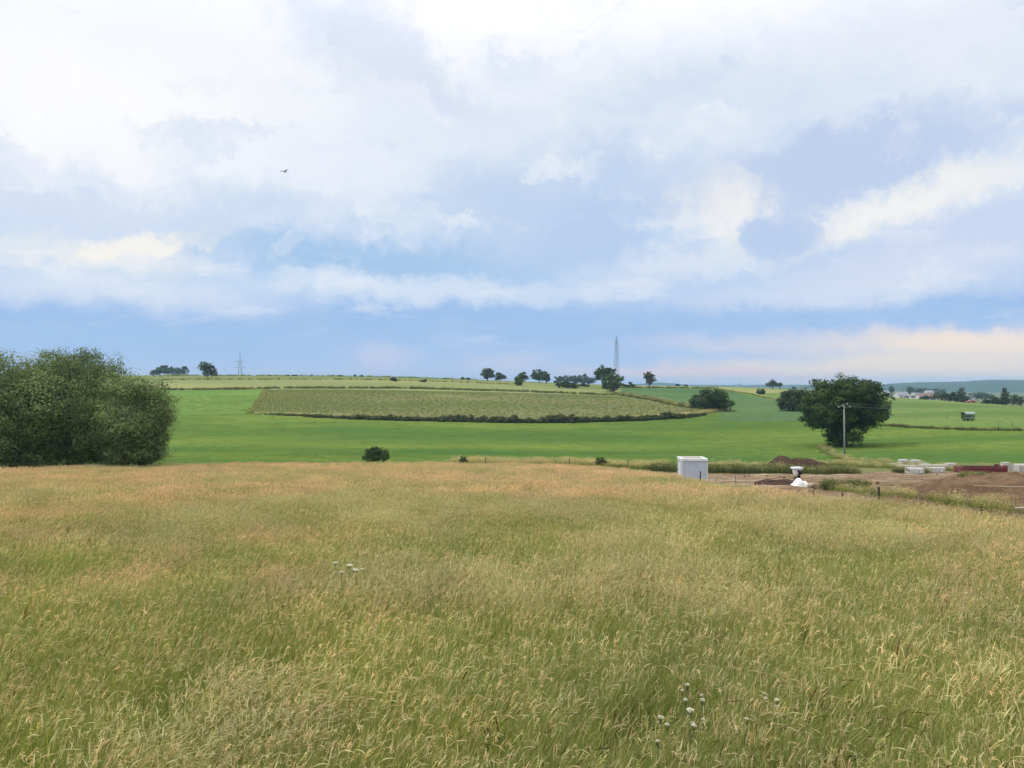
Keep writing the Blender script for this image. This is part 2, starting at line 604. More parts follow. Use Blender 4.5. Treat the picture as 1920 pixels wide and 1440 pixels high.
M['right'] = field_mat('slope_pasture', (.10, .165, .066, 1), (.118, .185, .068, 1), (.09, .15, .06, 1), 0.03, (0.3, 1.0), 0.7, 0.2, 0.3)
M['olive'] = field_mat('grazed_pasture', (.155, .225, .062, 1), (.175, .225, .07, 1), (.125, .195, .055, 1), 0.04, (0.3, 1.0), 0.8, 0.2, 0.35)
M['farm'] = field_mat('far_farmland', (.12, .17, .07, 1), (.19, .19, .09, 1), (.08, .12, .05, 1), 0.004, (1.0, 0.5), 0.03, 0.1, 0.3)
M['verge_soil'] = field_mat('rough_ground', (.16, .18, .065, 1), (.21, .20, .085, 1), (.12, .15, .05, 1), 0.2, (0.5, 1.0), 2.0)
M['yard'] = dirt_mat('yard_earth', (.22, .145, .085, 1), (.36, .25, .148, 1), (.58, .45, .29, 1), (.17, .17, .07, 1))
M['soil'] = dirt_mat('heaped_earth', (.15, .09, .052, 1), (.25, .158, .09, 1), (.32, .215, .13, 1), (.17, .14, .065, 1), 0.5)
M['darksoil'] = dirt_mat('dark_heaped_earth', (.045, .03, .022, 1), (.11, .066, .042, 1), (.15, .095, .06, 1), (.085, .08, .04, 1), 0.5)
M['rubble'] = plain_mat('dark_rubble', (.05, .042, .036), (.02, .018, .016), 0.95, scale=3.0)
M['grass'] = leaf_mat('meadow_grass', 0.45, 0.8, 0.05)
M['leaf'] = leaf_mat('foliage', 0.22, 0.6, 0.12)
M['farleaf'] = leaf_mat('far_foliage', 0.15, 0.8, 0.05)
M['bark'] = plain_mat('bark', (.085, .065, .048), (.045, .036, .028), 0.95, scale=4.0, bump=0.6)
M['steel'] = plain_mat('galvanised_steel', (.20, .21, .23), (.13, .14, .16), 0.6, 0.3, 0.6)
M['concrete'] = plain_mat('pale_concrete', (.52, .51, .46), (.36, .35, .32), 0.85, scale=2.5, bump=0.3)
M['concrete_grey'] = plain_mat('grey_concrete', (.42, .45, .43), (.30, .33, .31), 0.85, scale=2.5, bump=0.3)
M['hole'] = plain_mat('shadowed_concrete', (.25, .25, .24), None, 0.9)
M['redsteel'] = plain_mat('red_painted_steel', (.165, .026, .036), (.10, .022, .028), 0.6, 0.0, 1.6, bump=0.1)
M['redtrim'] = plain_mat('worn_red_steel', (.21, .06, .05), (.13, .045, .04), 0.65, 0.0, 2.5)
M['shedgrey'] = plain_mat('grey_render', (.50, .54, .60), (.44, .48, .545), 0.8, scale=1.2, bump=0.05)
M['shedwhite'] = plain_mat('white_painted_rim', (.72, .75, .76), (.63, .66, .67), 0.6, scale=1.5)
M['gravel'] = plain_mat('roof_gravel', (.44, .37, .29), (.33, .27, .21), 0.95, scale=9.0, bump=0.6)
M['doorgrey'] = plain_mat('grey_sheet_door', (.24, .26, .29), None, 0.5, 0.2)
M['white'] = plain_mat('white_plastic', (.78, .78, .76), (.66, .66, .64), 0.5, scale=2.0)
M['sheet'] = plain_mat('white_sheeting', (.86, .85, .82), (.74, .73, .70), 0.7, scale=3.0, bump=0.2)
M['black'] = plain_mat('black_plastic', (.015, .015, .016), (.03, .03, .03), 0.6)
M['darkwood'] = plain_mat('dark_weathered_wood', (.085, .062, .045), (.05, .038, .03), 0.9, scale=7.0, bump=0.4)
M['polewood'] = plain_mat('grey_weathered_wood', (.30, .31, .29), (.22, .23, .22), 0.9, scale=3.0, bump=0.3)
M['paleboard'] = plain_mat('pale_board', (.46, .38, .27), (.36, .29, .20), 0.8, scale=4.0)
M['insulator'] = plain_mat('pale_insulator', (.55, .56, .55), None, 0.3)
M['wire'] = plain_mat('aluminium_wire', (.35, .36, .37), None, 0.5, 0.5)
M['carred'] = plain_mat('red_car_paint', (.42, .07, .045), (.36, .06, .04), 0.35, 0.0, 1.0, spec=0.5)
M['glass'] = plain_mat('car_glass', (.30, .33, .36), None, 0.1, spec=0.8)
M['rubber'] = plain_mat('tyre_rubber', (.02, .02, .02), None, 0.9)
M['trailgreen'] = plain_mat('dull_green_boards', (.085, .10, .085), (.055, .065, .06), 0.8, scale=3.0)
M['trailroof'] = plain_mat('pale_green_roof_sheet', (.34, .42, .36), (.24, .31, .26), 0.6, scale=2.0)
M['wall'] = plain_mat('pale_house_wall', (.66, .63, .58), (.58, .55, .50), 0.9, scale=0.4)
M['roofgrey'] = plain_mat('grey_roof_tiles', (.32, .32, .34), (.24, .24, .26), 0.9, scale=0.5)
M['roofred'] = plain_mat('red_roof_tiles', (.27, .165, .14), (.21, .13, .11), 0.9, scale=0.5)
M['window'] = plain_mat('dark_window_glass', (.05, .06, .07), None, 0.15, spec=0.6)
M['bird'] = plain_mat('brown_plumage', (.09, .07, .06), (.05, .04, .035), 0.9, scale=9.0)
M['umbel'] = plain_mat('white_petals', (.74, .76, .54), (.56, .60, .38), 0.8, scale=30.0)
M['petal'] = plain_mat('cream_petals', (.84, .79, .60), (.68, .62, .44), 0.8, scale=30.0)
M['stalk'] = plain_mat('green_stalk', (.10, .14, .05), (.07, .09, .035), 0.8, scale=10.0)
M['wood_hill'] = field_mat('wooded_hill', (.05, .085, .045, 1), (.07, .105, .05, 1), (.035, .06, .035, 1), 0.012, (1, 1), 0.06, 0.2, 0.2)


def cow_mat():
    m, T, out = new_mat('black_and_white_hide')
    pos = T.node('ShaderNodeTexCoord').outputs['Object']
    n = T.noise(pos, 1.3, 1.0, 0.4)
    col = T.mix(T.step(n, 0.49, 0.51), (.02, .018, .016, 1), (.72, .70, .66, 1))
    principled(T, out, col, 0.8)
    return m


M['cow'] = cow_mat()


# ------------------------------------------------------------------ the ground, one sheet cut into fields
def build_ground():
    ang = np.concatenate([np.linspace(-180, -46, 36, endpoint=False), np.linspace(-46, 46, 860), np.linspace(46, 180, 36)[1:]])
    ang = np.radians(ang[:-1])                      # closed ring
    rad = np.concatenate([np.geomspace(0.6, 22, 26, endpoint=False), np.linspace(22, 130, 96, endpoint=False),
                          np.linspace(130, 560, 190, endpoint=False), np.geomspace(560, 6900, 46)])
    A, R = np.meshgrid(ang, rad, indexing='ij')
    X, Y = R * np.sin(A), R * np.cos(A)
    Z = H(X, Y)
    # ruts and clods on the yard
    u = X / np.maximum(Y, 1.0)
    yard = (Y > Ym(u) + 1.0) & (u > 0.19) & (Y < 105) & (Y > 3)
    Z = Z + np.where(yard, 0.55 * (fbm(X / 9 + 3, Y / 2.6, 3) - 0.5) + 0.30 * (fbm(X / 1.6, Y / 2.2 + 40, 3) - 0.5), 0)
    na, nr = A.shape
    V = np.stack([X, Y, Z], -1).reshape(-1, 3)
    ia, ir = np.meshgrid(np.arange(na), np.arange(nr - 1), indexing='ij')
    i0 = ia * nr + ir
    i1 = ((ia + 1) % na) * nr + ir
    F = np.stack([i0, i1, i1 + 1, i0 + 1], -1).reshape(-1, 4)[:, ::-1]
    # inner disc is closed with a fan of quads (two steps at once)
    cen = V[F].mean(1)
    cx, cy, cz = cen.T
    fy = np.maximum(cy, 1.0)
    cu = cx / fy
    px = 960 + FPX * cu
    py = HZ - FPX * cz / fy
    wob = 1.2 * (fbm(cx / 14, cy / 14, 3) - 0.5)
    meadow = (cy < Ym(cu)) | (cy < 12)
    uc = np.linspace(-1.2, 1.2, 121)
    ycv = np.array([crest(960 + FPX * q, 250, 640).y for q in uc])
    ycrest = np.interp(cu, uc, ycv)
    far = cy > ycrest + 30
    cls = np.full(len(F), 'pasture', dtype=object)
    yw = py + wob
    up = yw < hedge_line(px)
    cls[up & (px < 1350)] = 'crop'
    gl = pline([(430, 800), (468, 774), (498, 731), (500, 700)])
    ed = np.interp(py, [725, 735, 775, 800], [499, 493, 468, 440])
    cls[up & (px < ed)] = 'bright'
    cls[(yw < crop_top(px)) & (px < 1165)] = 'grain'
    cls[(yw < strip_top(px)) & (px < 1165)] = 'strip'
    rg = (px >= 1165) & (px < 1350) & (yw < np.interp(px, [1160, 1290, 1350], [738, 763, 774]))
    cls[rg] = 'right'
    cls[(px >= 1165) & (px < 1345) & (yw < 727.5)] = 'grain'
    kk = (px >= 1340) & (px < 1560) & (py < np.interp(px, [1340, 1450, 1520], [727, 752, 764]))
    cls[kk] = 'olive'
    cls[kk & (py < np.interp(px, [1340, 1420, 1500], [730, 738, 734]))] = 'grain'
    cls[(px >= 1560) & (yw < right_low(px))] = 'olive'
    cls[(px > 1350) & (px < 1560) & (cls == 'pasture') & (py < 790)] = 'right'
    yd_top = np.interp(px, [1200, 1240, 1600, 1660, 1700, 2300], [868, 887, 889, 884, 883, 882])
    ys_top = np.interp(px, [850, 1000, 1230, 1560, 1670, 1760, 2300], [868, 868, 869, 864, 870, 868, 868])
    past = ~meadow
    cls[past & (py > ys_top + wob) & (cy < 135)] = 'verge'
    cls[past & (px > 1238) & (py > yd_top + 0.6 * wob) & (cy < 112)] = 'yard'
    cls[past & (px > 1640) & (cy < 46 + 4 * wob) & (cu > 0.3)] = 'soil'
    cls[far] = 'farm'
    cls[(cy < 30) & ~meadow & (cu < 0)] = 'meadow'
    cls[meadow] = 'meadow'
    cls[cy < 0] = 'meadow'
    names = {'pasture': ('valley_pasture', 'pasture'), 'crop': ('crop_field', 'crop'), 'bright': ('hillside_pasture', 'bright'),
             'grain': ('grain_field', 'grain'), 'strip': ('ridge_grassland', 'strip'), 'right': ('slope_pasture', 'right'),
             'olive': ('grazed_pasture', 'olive'), 'verge': ('rough_ground', 'verge_soil'), 'yard': ('yard_ground', 'yard'),
             'soil': ('bare_soil', 'soil'), 'farm': ('far_farmland', 'farm'), 'meadow': ('meadow_ground', 'thatch')}
    for k, (nm, mt) in names.items():
        f = F[cls == k]
        if not len(f): continue
        used, inv = np.unique(f, return_inverse=True)
        o = link(nm, np_mesh(nm, V[used], inv.reshape(-1, 4), smooth=True), M[mt])
        tag(o, kind='structure')
    # the small disc under the camera
    ring = V[[k * nr for k in range(na)]]
    vv = np.vstack([ring, [[0, 0, Hs(0, 0)]]])
    ff = np.array([[k, na, (k + 1) % na] for k in range(na)])
    tag(link('meadow_ground', np_mesh('meadow_ground', vv, ff, smooth=True), M['thatch']), kind='structure')


build_ground()


# wooded hills on the skyline, far off
def build_hills(name, pts, Y0, Y1, seed):
    """pts: (px, py of the ridge)"""
    ridge = pline(pts)
    pxs = np.linspace(pts[0][0], pts[-1][0], 420)
    ts = np.linspace(0, 1, 44)
    P, Tt = np.meshgrid(pxs, ts, indexing='ij')
    Y = Y0 + (Y1 - Y0) * Tt
    u = (P - 960) / FPX
    X = u * Y
    g = H(X, Y) - 2
    top = (HZ - ridge(P)) / FPX * Y1
    prof = np.sin(np.clip(Tt / 0.8, 0, 1) * PI / 2) ** 1.2 * np.where(Tt > 0.8, np.cos((Tt - 0.8) / 0.2 * PI / 2), 1.0)
    Z = g + np.maximum(top - g, 0) * prof
    Z = Z + prof * (9.0 * (fbm(X / 40 + seed, Y / 40, 4) - 0.5) + 7.0 * (np.abs(fbm(X / 12 + seed, Y / 60, 3) - 0.5)))
    na, nr = P.shape
    V = np.stack([X, Y, Z], -1).reshape(-1, 3)
    ia, ir = np.meshgrid(np.arange(na - 1), np.arange(nr - 1), indexing='ij')
    i0 = ia * nr + ir
    F = np.stack([i0, i0 + nr, i0 + nr + 1, i0 + 1], -1).reshape(-1, 4)
    tag(link(name, np_mesh(name, V, F, smooth=True), M['wood_hill']), kind='structure')


build_hills('wooded_hills', [(1500, 724), (1560, 722), (1620, 722.5), (1655, 721.5), (1700, 718.5), (1740, 717.5), (1790, 717), (1830, 715), (1870, 713.5), (1920, 714), (2100, 713), (2500, 716)], 2900, 4200, 3.0)
build_hills('low_hills', [(1150, 724), (1215, 719), (1240, 717.5), (1262, 719.5), (1290, 722), (1400, 722.5), (1440, 721.5), (1500, 722), (1560, 723)], 4800, 5600, 9.0)


# ------------------------------------------------------------------ scattering of grass (geometry nodes)
def scatter_tree(name, coll):
    g = bpy.data.node_groups.new(name, 'GeometryNodeTree')
    g.interface.new_socket('Geometry', in_out='INPUT', socket_type='NodeSocketGeometry')
    g.interface.new_socket('Geometry', in_out='OUTPUT', socket_type='NodeSocketGeometry')
    N, L = g.nodes, g.links
    gi, go = N.new('NodeGroupInput'), N.new('NodeGroupOutput')
    ci = N.new('GeometryNodeCollectionInfo')
    ci.inputs[0].default_value = coll
    ci.inputs['Separate Children'].default_value = True
    ci.inputs['Reset Children'].default_value = True
    ip = N.new('GeometryNodeInstanceOnPoints')
    L.new(gi.outputs[0], ip.inputs['Points'])
    L.new(ci.outputs[0], ip.inputs['Instance'])
    ip.inputs['Pick Instance'].default_value = True

    def na(nm, dt):
        n = N.new('GeometryNodeInputNamedAttribute')
        n.data_type = dt
        n.inputs[0].default_value = nm
        return n.outputs[0]
    L.new(na('idx', 'INT'), ip.inputs['Instance Index'])
    e = N.new('FunctionNodeEulerToRotation')
    L.new(na('rot', 'FLOAT_VECTOR'), e.inputs[0])
    L.new(e.outputs[0], ip.inputs['Rotation'])
    L.new(na('scl', 'FLOAT_VECTOR'), ip.inputs['Scale'])
    L.new(ip.outputs[0], go.inputs[0])
    return g


def scatter(name, label, cat, tree, P, idx, rot, scl):
    me = bpy.data.meshes.new(name)
    n = len(P)
    me.vertices.add(n)
    me.vertices.foreach_set('co', np.asarray(P, np.float32).ravel())
    for nm, dt, dom in (('idx', 'INT', idx), ('rot', 'FLOAT_VECTOR', rot), ('scl', 'FLOAT_VECTOR', scl)):
        a = me.attributes.new(nm, dt, 'POINT')
        if dt == 'INT':
            a.data.foreach_set('value', np.asarray(dom, np.int32))
        else:
            a.data.foreach_set('vector', np.asarray(dom, np.float32).ravel())
    o = link(name, me)
    md = o.modifiers.new('scatter', 'NODES')
    md.node_group = tree
    tag(o, label, cat, kind='stuff')
    return o


class Clump:
    def __init__(self):
        self.v, self.f, self.c = [], [], []

    def ribbon(self, pts, w, cols, side):
        b = len(self.v)
        n = len(pts)
        for i, p in enumerate(pts):
            ww = w * (1.0 - 0.75 * (i / (n - 1)) ** 1.6) * 0.5
            self.v += [p - side * ww, p + side * ww]
            self.c += [cols[i], cols[i]]
        for i in range(n - 1):
            a = b + 2 * i
            self.f += [(a, a + 1, a + 3), (a, a + 3, a + 2)]

    def spindle(self, pts, radii, cols):
        b = len(self.v)
        n = len(pts)
        for i in range(n):
            t = pts[min(i + 1, n - 1)] - pts[max(i - 1, 0)]
            t = t / (np.linalg.norm(t) + 1e-9)
            u = np.cross(t, [0.3, 0.9, 0.2])
            u /= np.linalg.norm(u) + 1e-9
            v = np.cross(t, u)
            for k in range(3):
                a = 2 * PI * k / 3 + i * 0.5
                self.v.append(pts[i] + (u * math.cos(a) + v * math.sin(a)) * radii[i])
                self.c.append(cols[i])
        for i in range(n - 1):
            for k in range(3):
                a, d = b + 3 * i + k, b + 3 * i + (k + 1) % 3
                self.f += [(a, d, d + 3), (a, d + 3, a + 3)]

    def obj(self, name, coll, mat):
        me = np_mesh(name, np.array(self.v), np.array(self.f), np.array(self.c))
        o = bpy.data.objects.new(name, me)
        me.materials.append(mat)
        coll.objects.link(o)
        return o


def curve_pts(base, az, h, lean, droop, n, t0=0.0, t1=1.0):
    d = np.array([math.cos(az), math.sin(az), 0.0])
    out = []
    for t in np.linspace(t0, t1, n):
        out.append(base + d * (lean * h * (0.35 * t + 0.65 * t ** 2.2) + droop * h * max(0, t - 0.75) ** 1.5 * 2.2)
                   + np.array([0, 0, h * (t - 0.10 * lean * t * t) - droop * h * max(0, t - 0.8) ** 2 * 5.5]))
    return out


def mixc(a, b, t):
    return np.array(a) * (1 - t) + np.array(b) * t


GREEN = [(.225, .295, .074), (.295, .355, .094), (.20, .27, .08), (.35, .385, .112)]
STRAW = [(.72, .645, .40), (.79, .71, .46), (.66, .60, .36)]
TAN = [(.90, .69, .45), (.83, .635, .42), (.93, .73, .49), (.88, .66, .45)]
PINK = [(.90, .65, .50), (.85, .62, .48)]
DARK = [(.075, .042, .028), (.055, .035, .025), (.10, .055, .035)]


def grass_clump(r, n_stem, n_blade, radius, heads, h0=0.72, thick=1.0, head_len=0.115, greens=GREEN, hs=(0.62, 1.22), blade_h=(0.35, 0.74), fine=True):
    c = Clump()
    for _ in range(n_blade):
        a, q = r.uniform(0, 2 * PI), radius * math.sqrt(r.random())
        base = np.array([q * math.cos(a), q * math.sin(a), -0.02])
        az = r.normal(0.1, 1.0)
        h = r.uniform(*blade_h)
        g = np.array(greens[r.integers(len(greens))]) * r.uniform(0.8, 1.2)
        if r.random() < 0.22:
            g = mixc(g, (.36, .29, .13), r.uniform(0.4, 0.9))
        pts = curve_pts(base, az, h, r.uniform(0.12, 0.6), r.uniform(0.0, 0.35), 4)
        s = np.array([math.cos(az + 1.2 + r.normal(0, .5)), math.sin(az + 1.2 + r.normal(0, .5)), 0])
        c.ribbon(pts, r.uniform(.003, .0068) * thick, [g * .9, g, g * 1.05, mixc(g, (.33, .30, .12), .35)], s)
    for _ in range(n_stem):
        a, q = r.uniform(0, 2 * PI), radius * math.sqrt(r.random())
        base = np.array([q * math.cos(a), q * math.sin(a), -0.02])
        az = r.normal(0.1, 0.75)
        h = h0 * r.uniform(*hs)
        lean = abs(r.normal(0.20, 0.13))
        droop = r.uniform(0.0, 0.22) if r.random() < .75 else r.uniform(.2, .7)
        pal = heads[r.integers(len(heads))]
        hc = np.array(pal[r.integers(len(pal))]) * r.uniform(0.82, 1.2)
        if fine and pal is not DARK:
            hc = mixc(hc, (.34, .36, .12), r.uniform(0, .28))
        sc = mixc((.30, .33, .095), (.60, .52, .25), r.random() ** 1.3)
        hl = head_len * r.uniform(0.7, 1.35)
        ts = 1.0 - hl / h
        pts = curve_pts(base, az, h, lean, droop, 4, 0.0, ts)
        s = np.array([-math.sin(az), math.cos(az), 0]) * r.choice([-1, 1])
        c.ribbon(pts, .0031 * thick, [sc * .85, sc, sc, mixc(sc, hc, .4)], s)
        hp = curve_pts(base, az, h, lean, droop, 5 if fine else 4, ts, 1.0)
        hr = r.uniform(.0021, .0043) * thick * (1.0 if fine else 1.25)
        if pal is DARK:
            hr *= 0.85
            hl *= 0.6
        prof = ([.25, .95, 1.0, .75, .12] if fine else [.3, 1.0, .9, .15])
        c.spindle(hp, [hr * p * r.uniform(.85, 1.15) for p in prof], [mixc(sc, hc, .6)] + [hc * r.uniform(.9, 1.1) for _ in prof[1:]])
        if fine and pal is not DARK and r.random() < 0.55:       # loose side branches of the panicle
            for k in range(r.integers(2, 5)):
                t = ts + (1 - ts) * r.uniform(0, .7)
                p0 = curve_pts(base, az, h, lean, droop, 2, t, t)[0]
                a2 = az + r.normal(0, 1.1)
                d2 = np.array([math.cos(a2), math.sin(a2), r.uniform(-.2, .7)]) * r.uniform(.018, .04)
                c.spindle([p0, p0 + d2 * .6, p0 + d2 + np.array([0, 0, -.006])], [.001, .0032 * thick, .0012], [hc, hc * 1.08, hc])
    return c


protos = bpy.data.collections.new('grass_protos')
r_ = np.random.default_rng(3)
NEAR = []
mixes = [  # name, stems, blades, heads, height, greens
    (50, 70, [TAN, STRAW], 0.68), (50, 70, [TAN, PINK], 0.68), (48, 70, [STRAW], 0.72), (44, 80, [STRAW, TAN, TAN], 0.66),
    (20, 120, [STRAW], 0.64), (18, 130, [STRAW, TAN], 0.62), (12, 140, [STRAW], 0.60), (26, 110, [TAN, STRAW], 0.64),
    (34, 80, [STRAW, TAN, PINK], 0.70), (26, 90, [TAN, TAN, STRAW, DARK], 0.72), (40, 70, [PINK, TAN], 0.66), (3, 120, [DARK], 0.80), (0, 90, [STRAW], 0.6)]
def add_dock(c, r, thick=1.0):
    """broad leaved weed with a rusty seed spike"""
    for q in range(11):
        az = r.uniform(0, 2 * PI)
        g = np.array([(.10, .17, .045), (.13, .20, .05), (.20, .17, .06)][r.integers(3)]) * r.uniform(.8, 1.2)
        pts = curve_pts(np.array([r.normal(0, .05), r.normal(0, .05), 0.05]), az, r.uniform(.3, .55), r.uniform(.4, .9), r.uniform(.1, .6), 5)
        b = len(c.v)
        sd = np.array([-math.sin(az), math.cos(az), 0])
        for p, w in zip(pts, (.006, .022, .03, .02, .002)):
            c.v += [p - sd * w * thick, p + sd * w * thick]
            c.c += [g, g]
        for i in range(4):
            a = b + 2 * i
            c.f += [(a, a + 1, a + 3), (a, a + 3, a + 2)]
    for q in range(4):
        base = np.array([r.normal(0, .05), r.normal(0, .05), 0])
        pts = curve_pts(base, r.uniform(-1, 1), r.uniform(.58, .74), .2, .1, 9)
        col = np.array([.22, .10, .055]) * r.uniform(.8, 1.2)
        c.spindle(pts, [.002, .002, .002, .002, .004, .007, .008, .006, .002], [np.array([.16, .14, .06])] * 3 + [col] * 6)


for k, (ns, nb, hd, h0) in enumerate(mixes):
    c_ = grass_clump(r_, ns, nb, 0.30, hd, h0)
    if k == 12:
        add_dock(c_, r_)
    c_.obj('near_%02d' % k, protos, M['grass'])
protos_far = bpy.data.collections.new('grass_protos_far')
for k, (ns, nb, hd, h0) in enumerate(mixes):
    grass_clump(r_, int(ns * 1.7), int(nb * 0.8), 0.55, hd, h0, thick=2.0, fine=False).obj('far_%02d' % k, protos_far, M['grass'])
protos_green = bpy.data.collections.new('verge_protos')
GR2 = [(.115, .175, .05), (.15, .21, .06), (.19, .23, .07)]
for k in range(3):      # rank green verge
    grass_clump(r_, 26, 120, 0.6, [STRAW], 0.75, thick=2.6, fine=False, greens=GR2, blade_h=(.3, .85)).obj('v_%02d' % k, protos_green, M['grass'])
for k in range(3):      # yellowing verge
    grass_clump(r_, 70, 70, 0.6, [STRAW, STRAW, TAN], 0.85, thick=2.4, fine=False, greens=GR2, blade_h=(.3, .7)).obj('v_%02d' % (k + 3), protos_green, M['grass'])
GR3 = [(.065, .105, .04), (.085, .13, .045), (.06, .09, .04)]
for k in range(3):      # dark rank growth
    grass_clump(r_, 6, 150, 0.7, [STRAW], 0.8, thick=4.0, fine=False, greens=GR3, blade_h=(.4, 1.0)).obj('v_%02d' % (k + 6), protos_green, M['grass'])
GR4 = [(.12, .225, .05), (.16, .255, .055), (.14, .235, .055)]
for k in range(2):      # short sward tuft
    grass_clump(r_, 0, 70, 0.8, [STRAW], 0.3, thick=3.5, fine=False, greens=GR4, blade_h=(.05, .18)).obj('v_%02d' % (k + 9), protos_green, M['grass'])
GR5 = [(.20, .245, .080), (.235, .265, .092), (.25, .26, .10)]
for k in range(2):      # young crop plants in a row
    grass_clump(r_, 0, 46, 0.45, [STRAW], 0.3, thick=6.0, fine=False, greens=GR5, blade_h=(.15, .4)).obj('v_%02d' % (k + 11), protos_green, M['grass'])
T_near = scatter_tree('near_grass', protos)
T_far = scatter_tree('far_grass', protos_far)
T_green = scatter_tree('verge_grass', protos_green)


def wedge_points(r0, r1, dens, half=42.0):
    a = math.radians(half)
    n = int(a * (r1 * r1 - r0 * r0) * dens)
    R = np.sqrt(rng.uniform(r0 * r0, r1 * r1, n))
    A = rng.uniform(-a, a, n)
    X, Y = R * np.sin(A), R * np.cos(A)
    k = Y < Ym(X / np.maximum(Y, 1)) - 0.3
    return X[k], Y[k]


def meadow_kinds(X, Y):
    """which mixture of grasses grows where: broad patches of straw, pink and green"""
    a = fbm(X / 7.0 + 11, Y / 9.0 + 3, 3)
    b = fbm(X / 2.6 + 70, Y / 3.2 + 31, 3)
    e = fbm(X / 16.0 + 5, Y / 16.0 + 80, 2)
    tanset, strawset, greenset, pinkset = [0, 3, 0, 8], [2, 8, 3, 2], [4, 5, 6, 7], [1, 10, 10, 1]
    pick = rng.integers(0, 4, len(X))
    idx = np.where(e > 0.48 - 0.12 * np.clip((Y - 10) / 30, 0, 1), np.array(tanset)[pick], np.array(strawset)[pick])
    idx = np.where(a > 0.57 - 0.12 * np.clip((Y - 9) / 30, 0, 1), np.array(pinkset)[pick], idx)
    green = (b > 0.575 - 0.17 * np.clip((19 - Y) / 12, 0, 1) + 0.04 * np.clip((Y - 15) / 10, 0, 1)) | (rng.random(len(X)) < np.interp(Y, [8, 18, 40], [.2, .09, .08]))
    # green swathes that show in the hay
    for px, py, rx, ry in ((900, 935, 60, 14), (1140, 940, 40, 8), (730, 925, 60, 7), (1070, 1000, 55, 22), (1600, 1230, 90, 60), (1680, 1330, 130, 60), (80, 1130, 120, 60)):
        z = H(X, Y) + 0.6
        qx, qy = 960 + FPX * X / Y, HZ - FPX * z / Y
        green |= (((qx - px) / rx) ** 2 + ((qy - py) / ry) ** 2 < 1 + 0.8 * (b - 0.5)) & (rng.random(len(X)) < 0.8)
    idx = np.where(green, np.array(greenset)[pick], idx)
    dk = fbm(X / 2.0 + 130, Y / 2.0 + 12, 2)
    idx = np.where((dk > 0.61) & (rng.random(len(X)) < 0.38), 9, idx)
    idx = np.where((dk > 0.69) & (rng.random(len(X)) < 0.22), 11, idx)
    idx = np.where((rng.random(len(X)) < 0.008) & (Y < 34), 12, idx)
    return idx


def lay(name, label, X, Y, tree, idx, s0, s1, wind=0.7, tilt=0.06):
    n = len(X)
    P = np.stack([X, Y, H(X, Y)], -1)
    rot = np.stack([rng.normal(0, tilt, n), rng.normal(0, tilt, n), rng.normal(0, wind, n)], -1)
    s = rng.uniform(s0, s1, n)
    hz = s * (0.86 + 0.30 * fbm(X / 4.0 + 9, Y / 4.0, 2))
    return scatter(name, label, 'grass', tree, P, idx, rot, np.stack([s, s, hz], -1))


X, Y = wedge_points(2.5, 15, 19.0, 46)
lay('meadow_grass', 'tall seeding meadow grass close up at the bottom of the picture', X, Y, T_near, meadow_kinds(X, Y), 0.85, 1.15)
X, Y = wedge_points(15, 34, 11.0)
lay('meadow_grass', 'straw and green meadow grass halfway down the slope', X, Y, T_near, meadow_kinds(X, Y), 0.88, 1.2)
X, Y = wedge_points(34, 125, 3.6)
lay('meadow_grass', 'tawny hay meadow at the far foot of the slope', X, Y, T_far, meadow_kinds(X, Y), 0.8, 1.12)


def poly_points(pts, width, dens, lo=60.0, along=None):
    """random points on the ground along a line given in photograph pixels"""
    W = [ground(px, py, lo) for px, py in pts]
    xs, ys = [], []
    for a, b in zip(W, W[1:]):
        L = math.hypot(b.x - a.x, b.y - a.y)
        n = max(1, int(L * width * dens))
        t = rng.random(n)
        nx, ny = -(b.y - a.y) / (L + 1e-6), (b.x - a.x) / (L + 1e-6)
        off = rng.uniform(-width / 2, width / 2, n)
        xs.append(a.x + (b.x - a.x) * t + nx * off)
        ys.append(a.y + (b.y - a.y) * t + ny * off)
    return np.concatenate(xs), np.concatenate(ys)


def verge(name, label, pts, width, dens, kinds, s0, s1, lo=60.0):
    X, Y = poly_points(pts, width, dens, lo)
    k = Y > Ym(X / Y) - 1.0
    X, Y = X[k], Y[k]
    return lay(name, label, X, Y, T_green, np.array(kinds)[rng.integers(0, len(kinds), len(X))], s0, s1, 3.0)


verge('rough_grass', 'rough yellowing grass between the hay meadow and the valley pasture', [(850, 871), (960, 873), (1080, 874), (1160, 876), (1235, 880)], 9, 1.6, [3, 4, 5, 0, 3], 0.8, 1.3)
verge('rough_grass', 'dark green rank growth along the bank behind the grey shed', [(1232, 884), (1330, 885.5), (1440, 887), (1520, 888), (1605, 889)], 4.5, 2.6, [6, 7, 8, 0, 6], 0.9, 1.4)
verge('rough_grass', 'yellow green rough grass above the dark bank by the shed', [(1225, 873), (1330, 876), (1440, 878), (1560, 872), (1660, 876), (1720, 880), (1790, 884)], 6, 1.2, [3, 4, 0, 1, 5], 0.7, 1.2)
verge('rough_grass', 'pale tall grass sweeping from the lone pole to the tree foot', [(1545, 838), (1556, 850), (1580, 862), (1650, 868), (1740, 874)], 2.5, 1.0, [3, 0, 1, 4], 0.6, 1.0)
verge('rough_grass', 'dark ditch growth crossing the grazed pasture on the right', [(1665, 798.5), (1710, 802), (1770, 805), (1840, 807), (1930, 808.5), (2050, 811)], 2.2, 1.8, [6, 7, 8, 0], 0.7, 1.1)
verge('rough_grass', 'dark tall crop edge below the upper grain field', [(250, 731), (330, 731), (480, 729.5), (600, 728), (760, 728.5), (900, 732.5), (1020, 736), (1150, 740.5)], 5.5, 0.55, [6, 7, 0, 1, 8], 1.0, 1.6, 250)
verge('rough_grass', 'grassy bank between the striped crop and the right hand slope', [(1158, 739), (1190, 744), (1230, 751), (1290, 763), (1340, 770)], 6, 0.8, [0, 1, 4, 6, 7], 1.0, 1.7, 200)
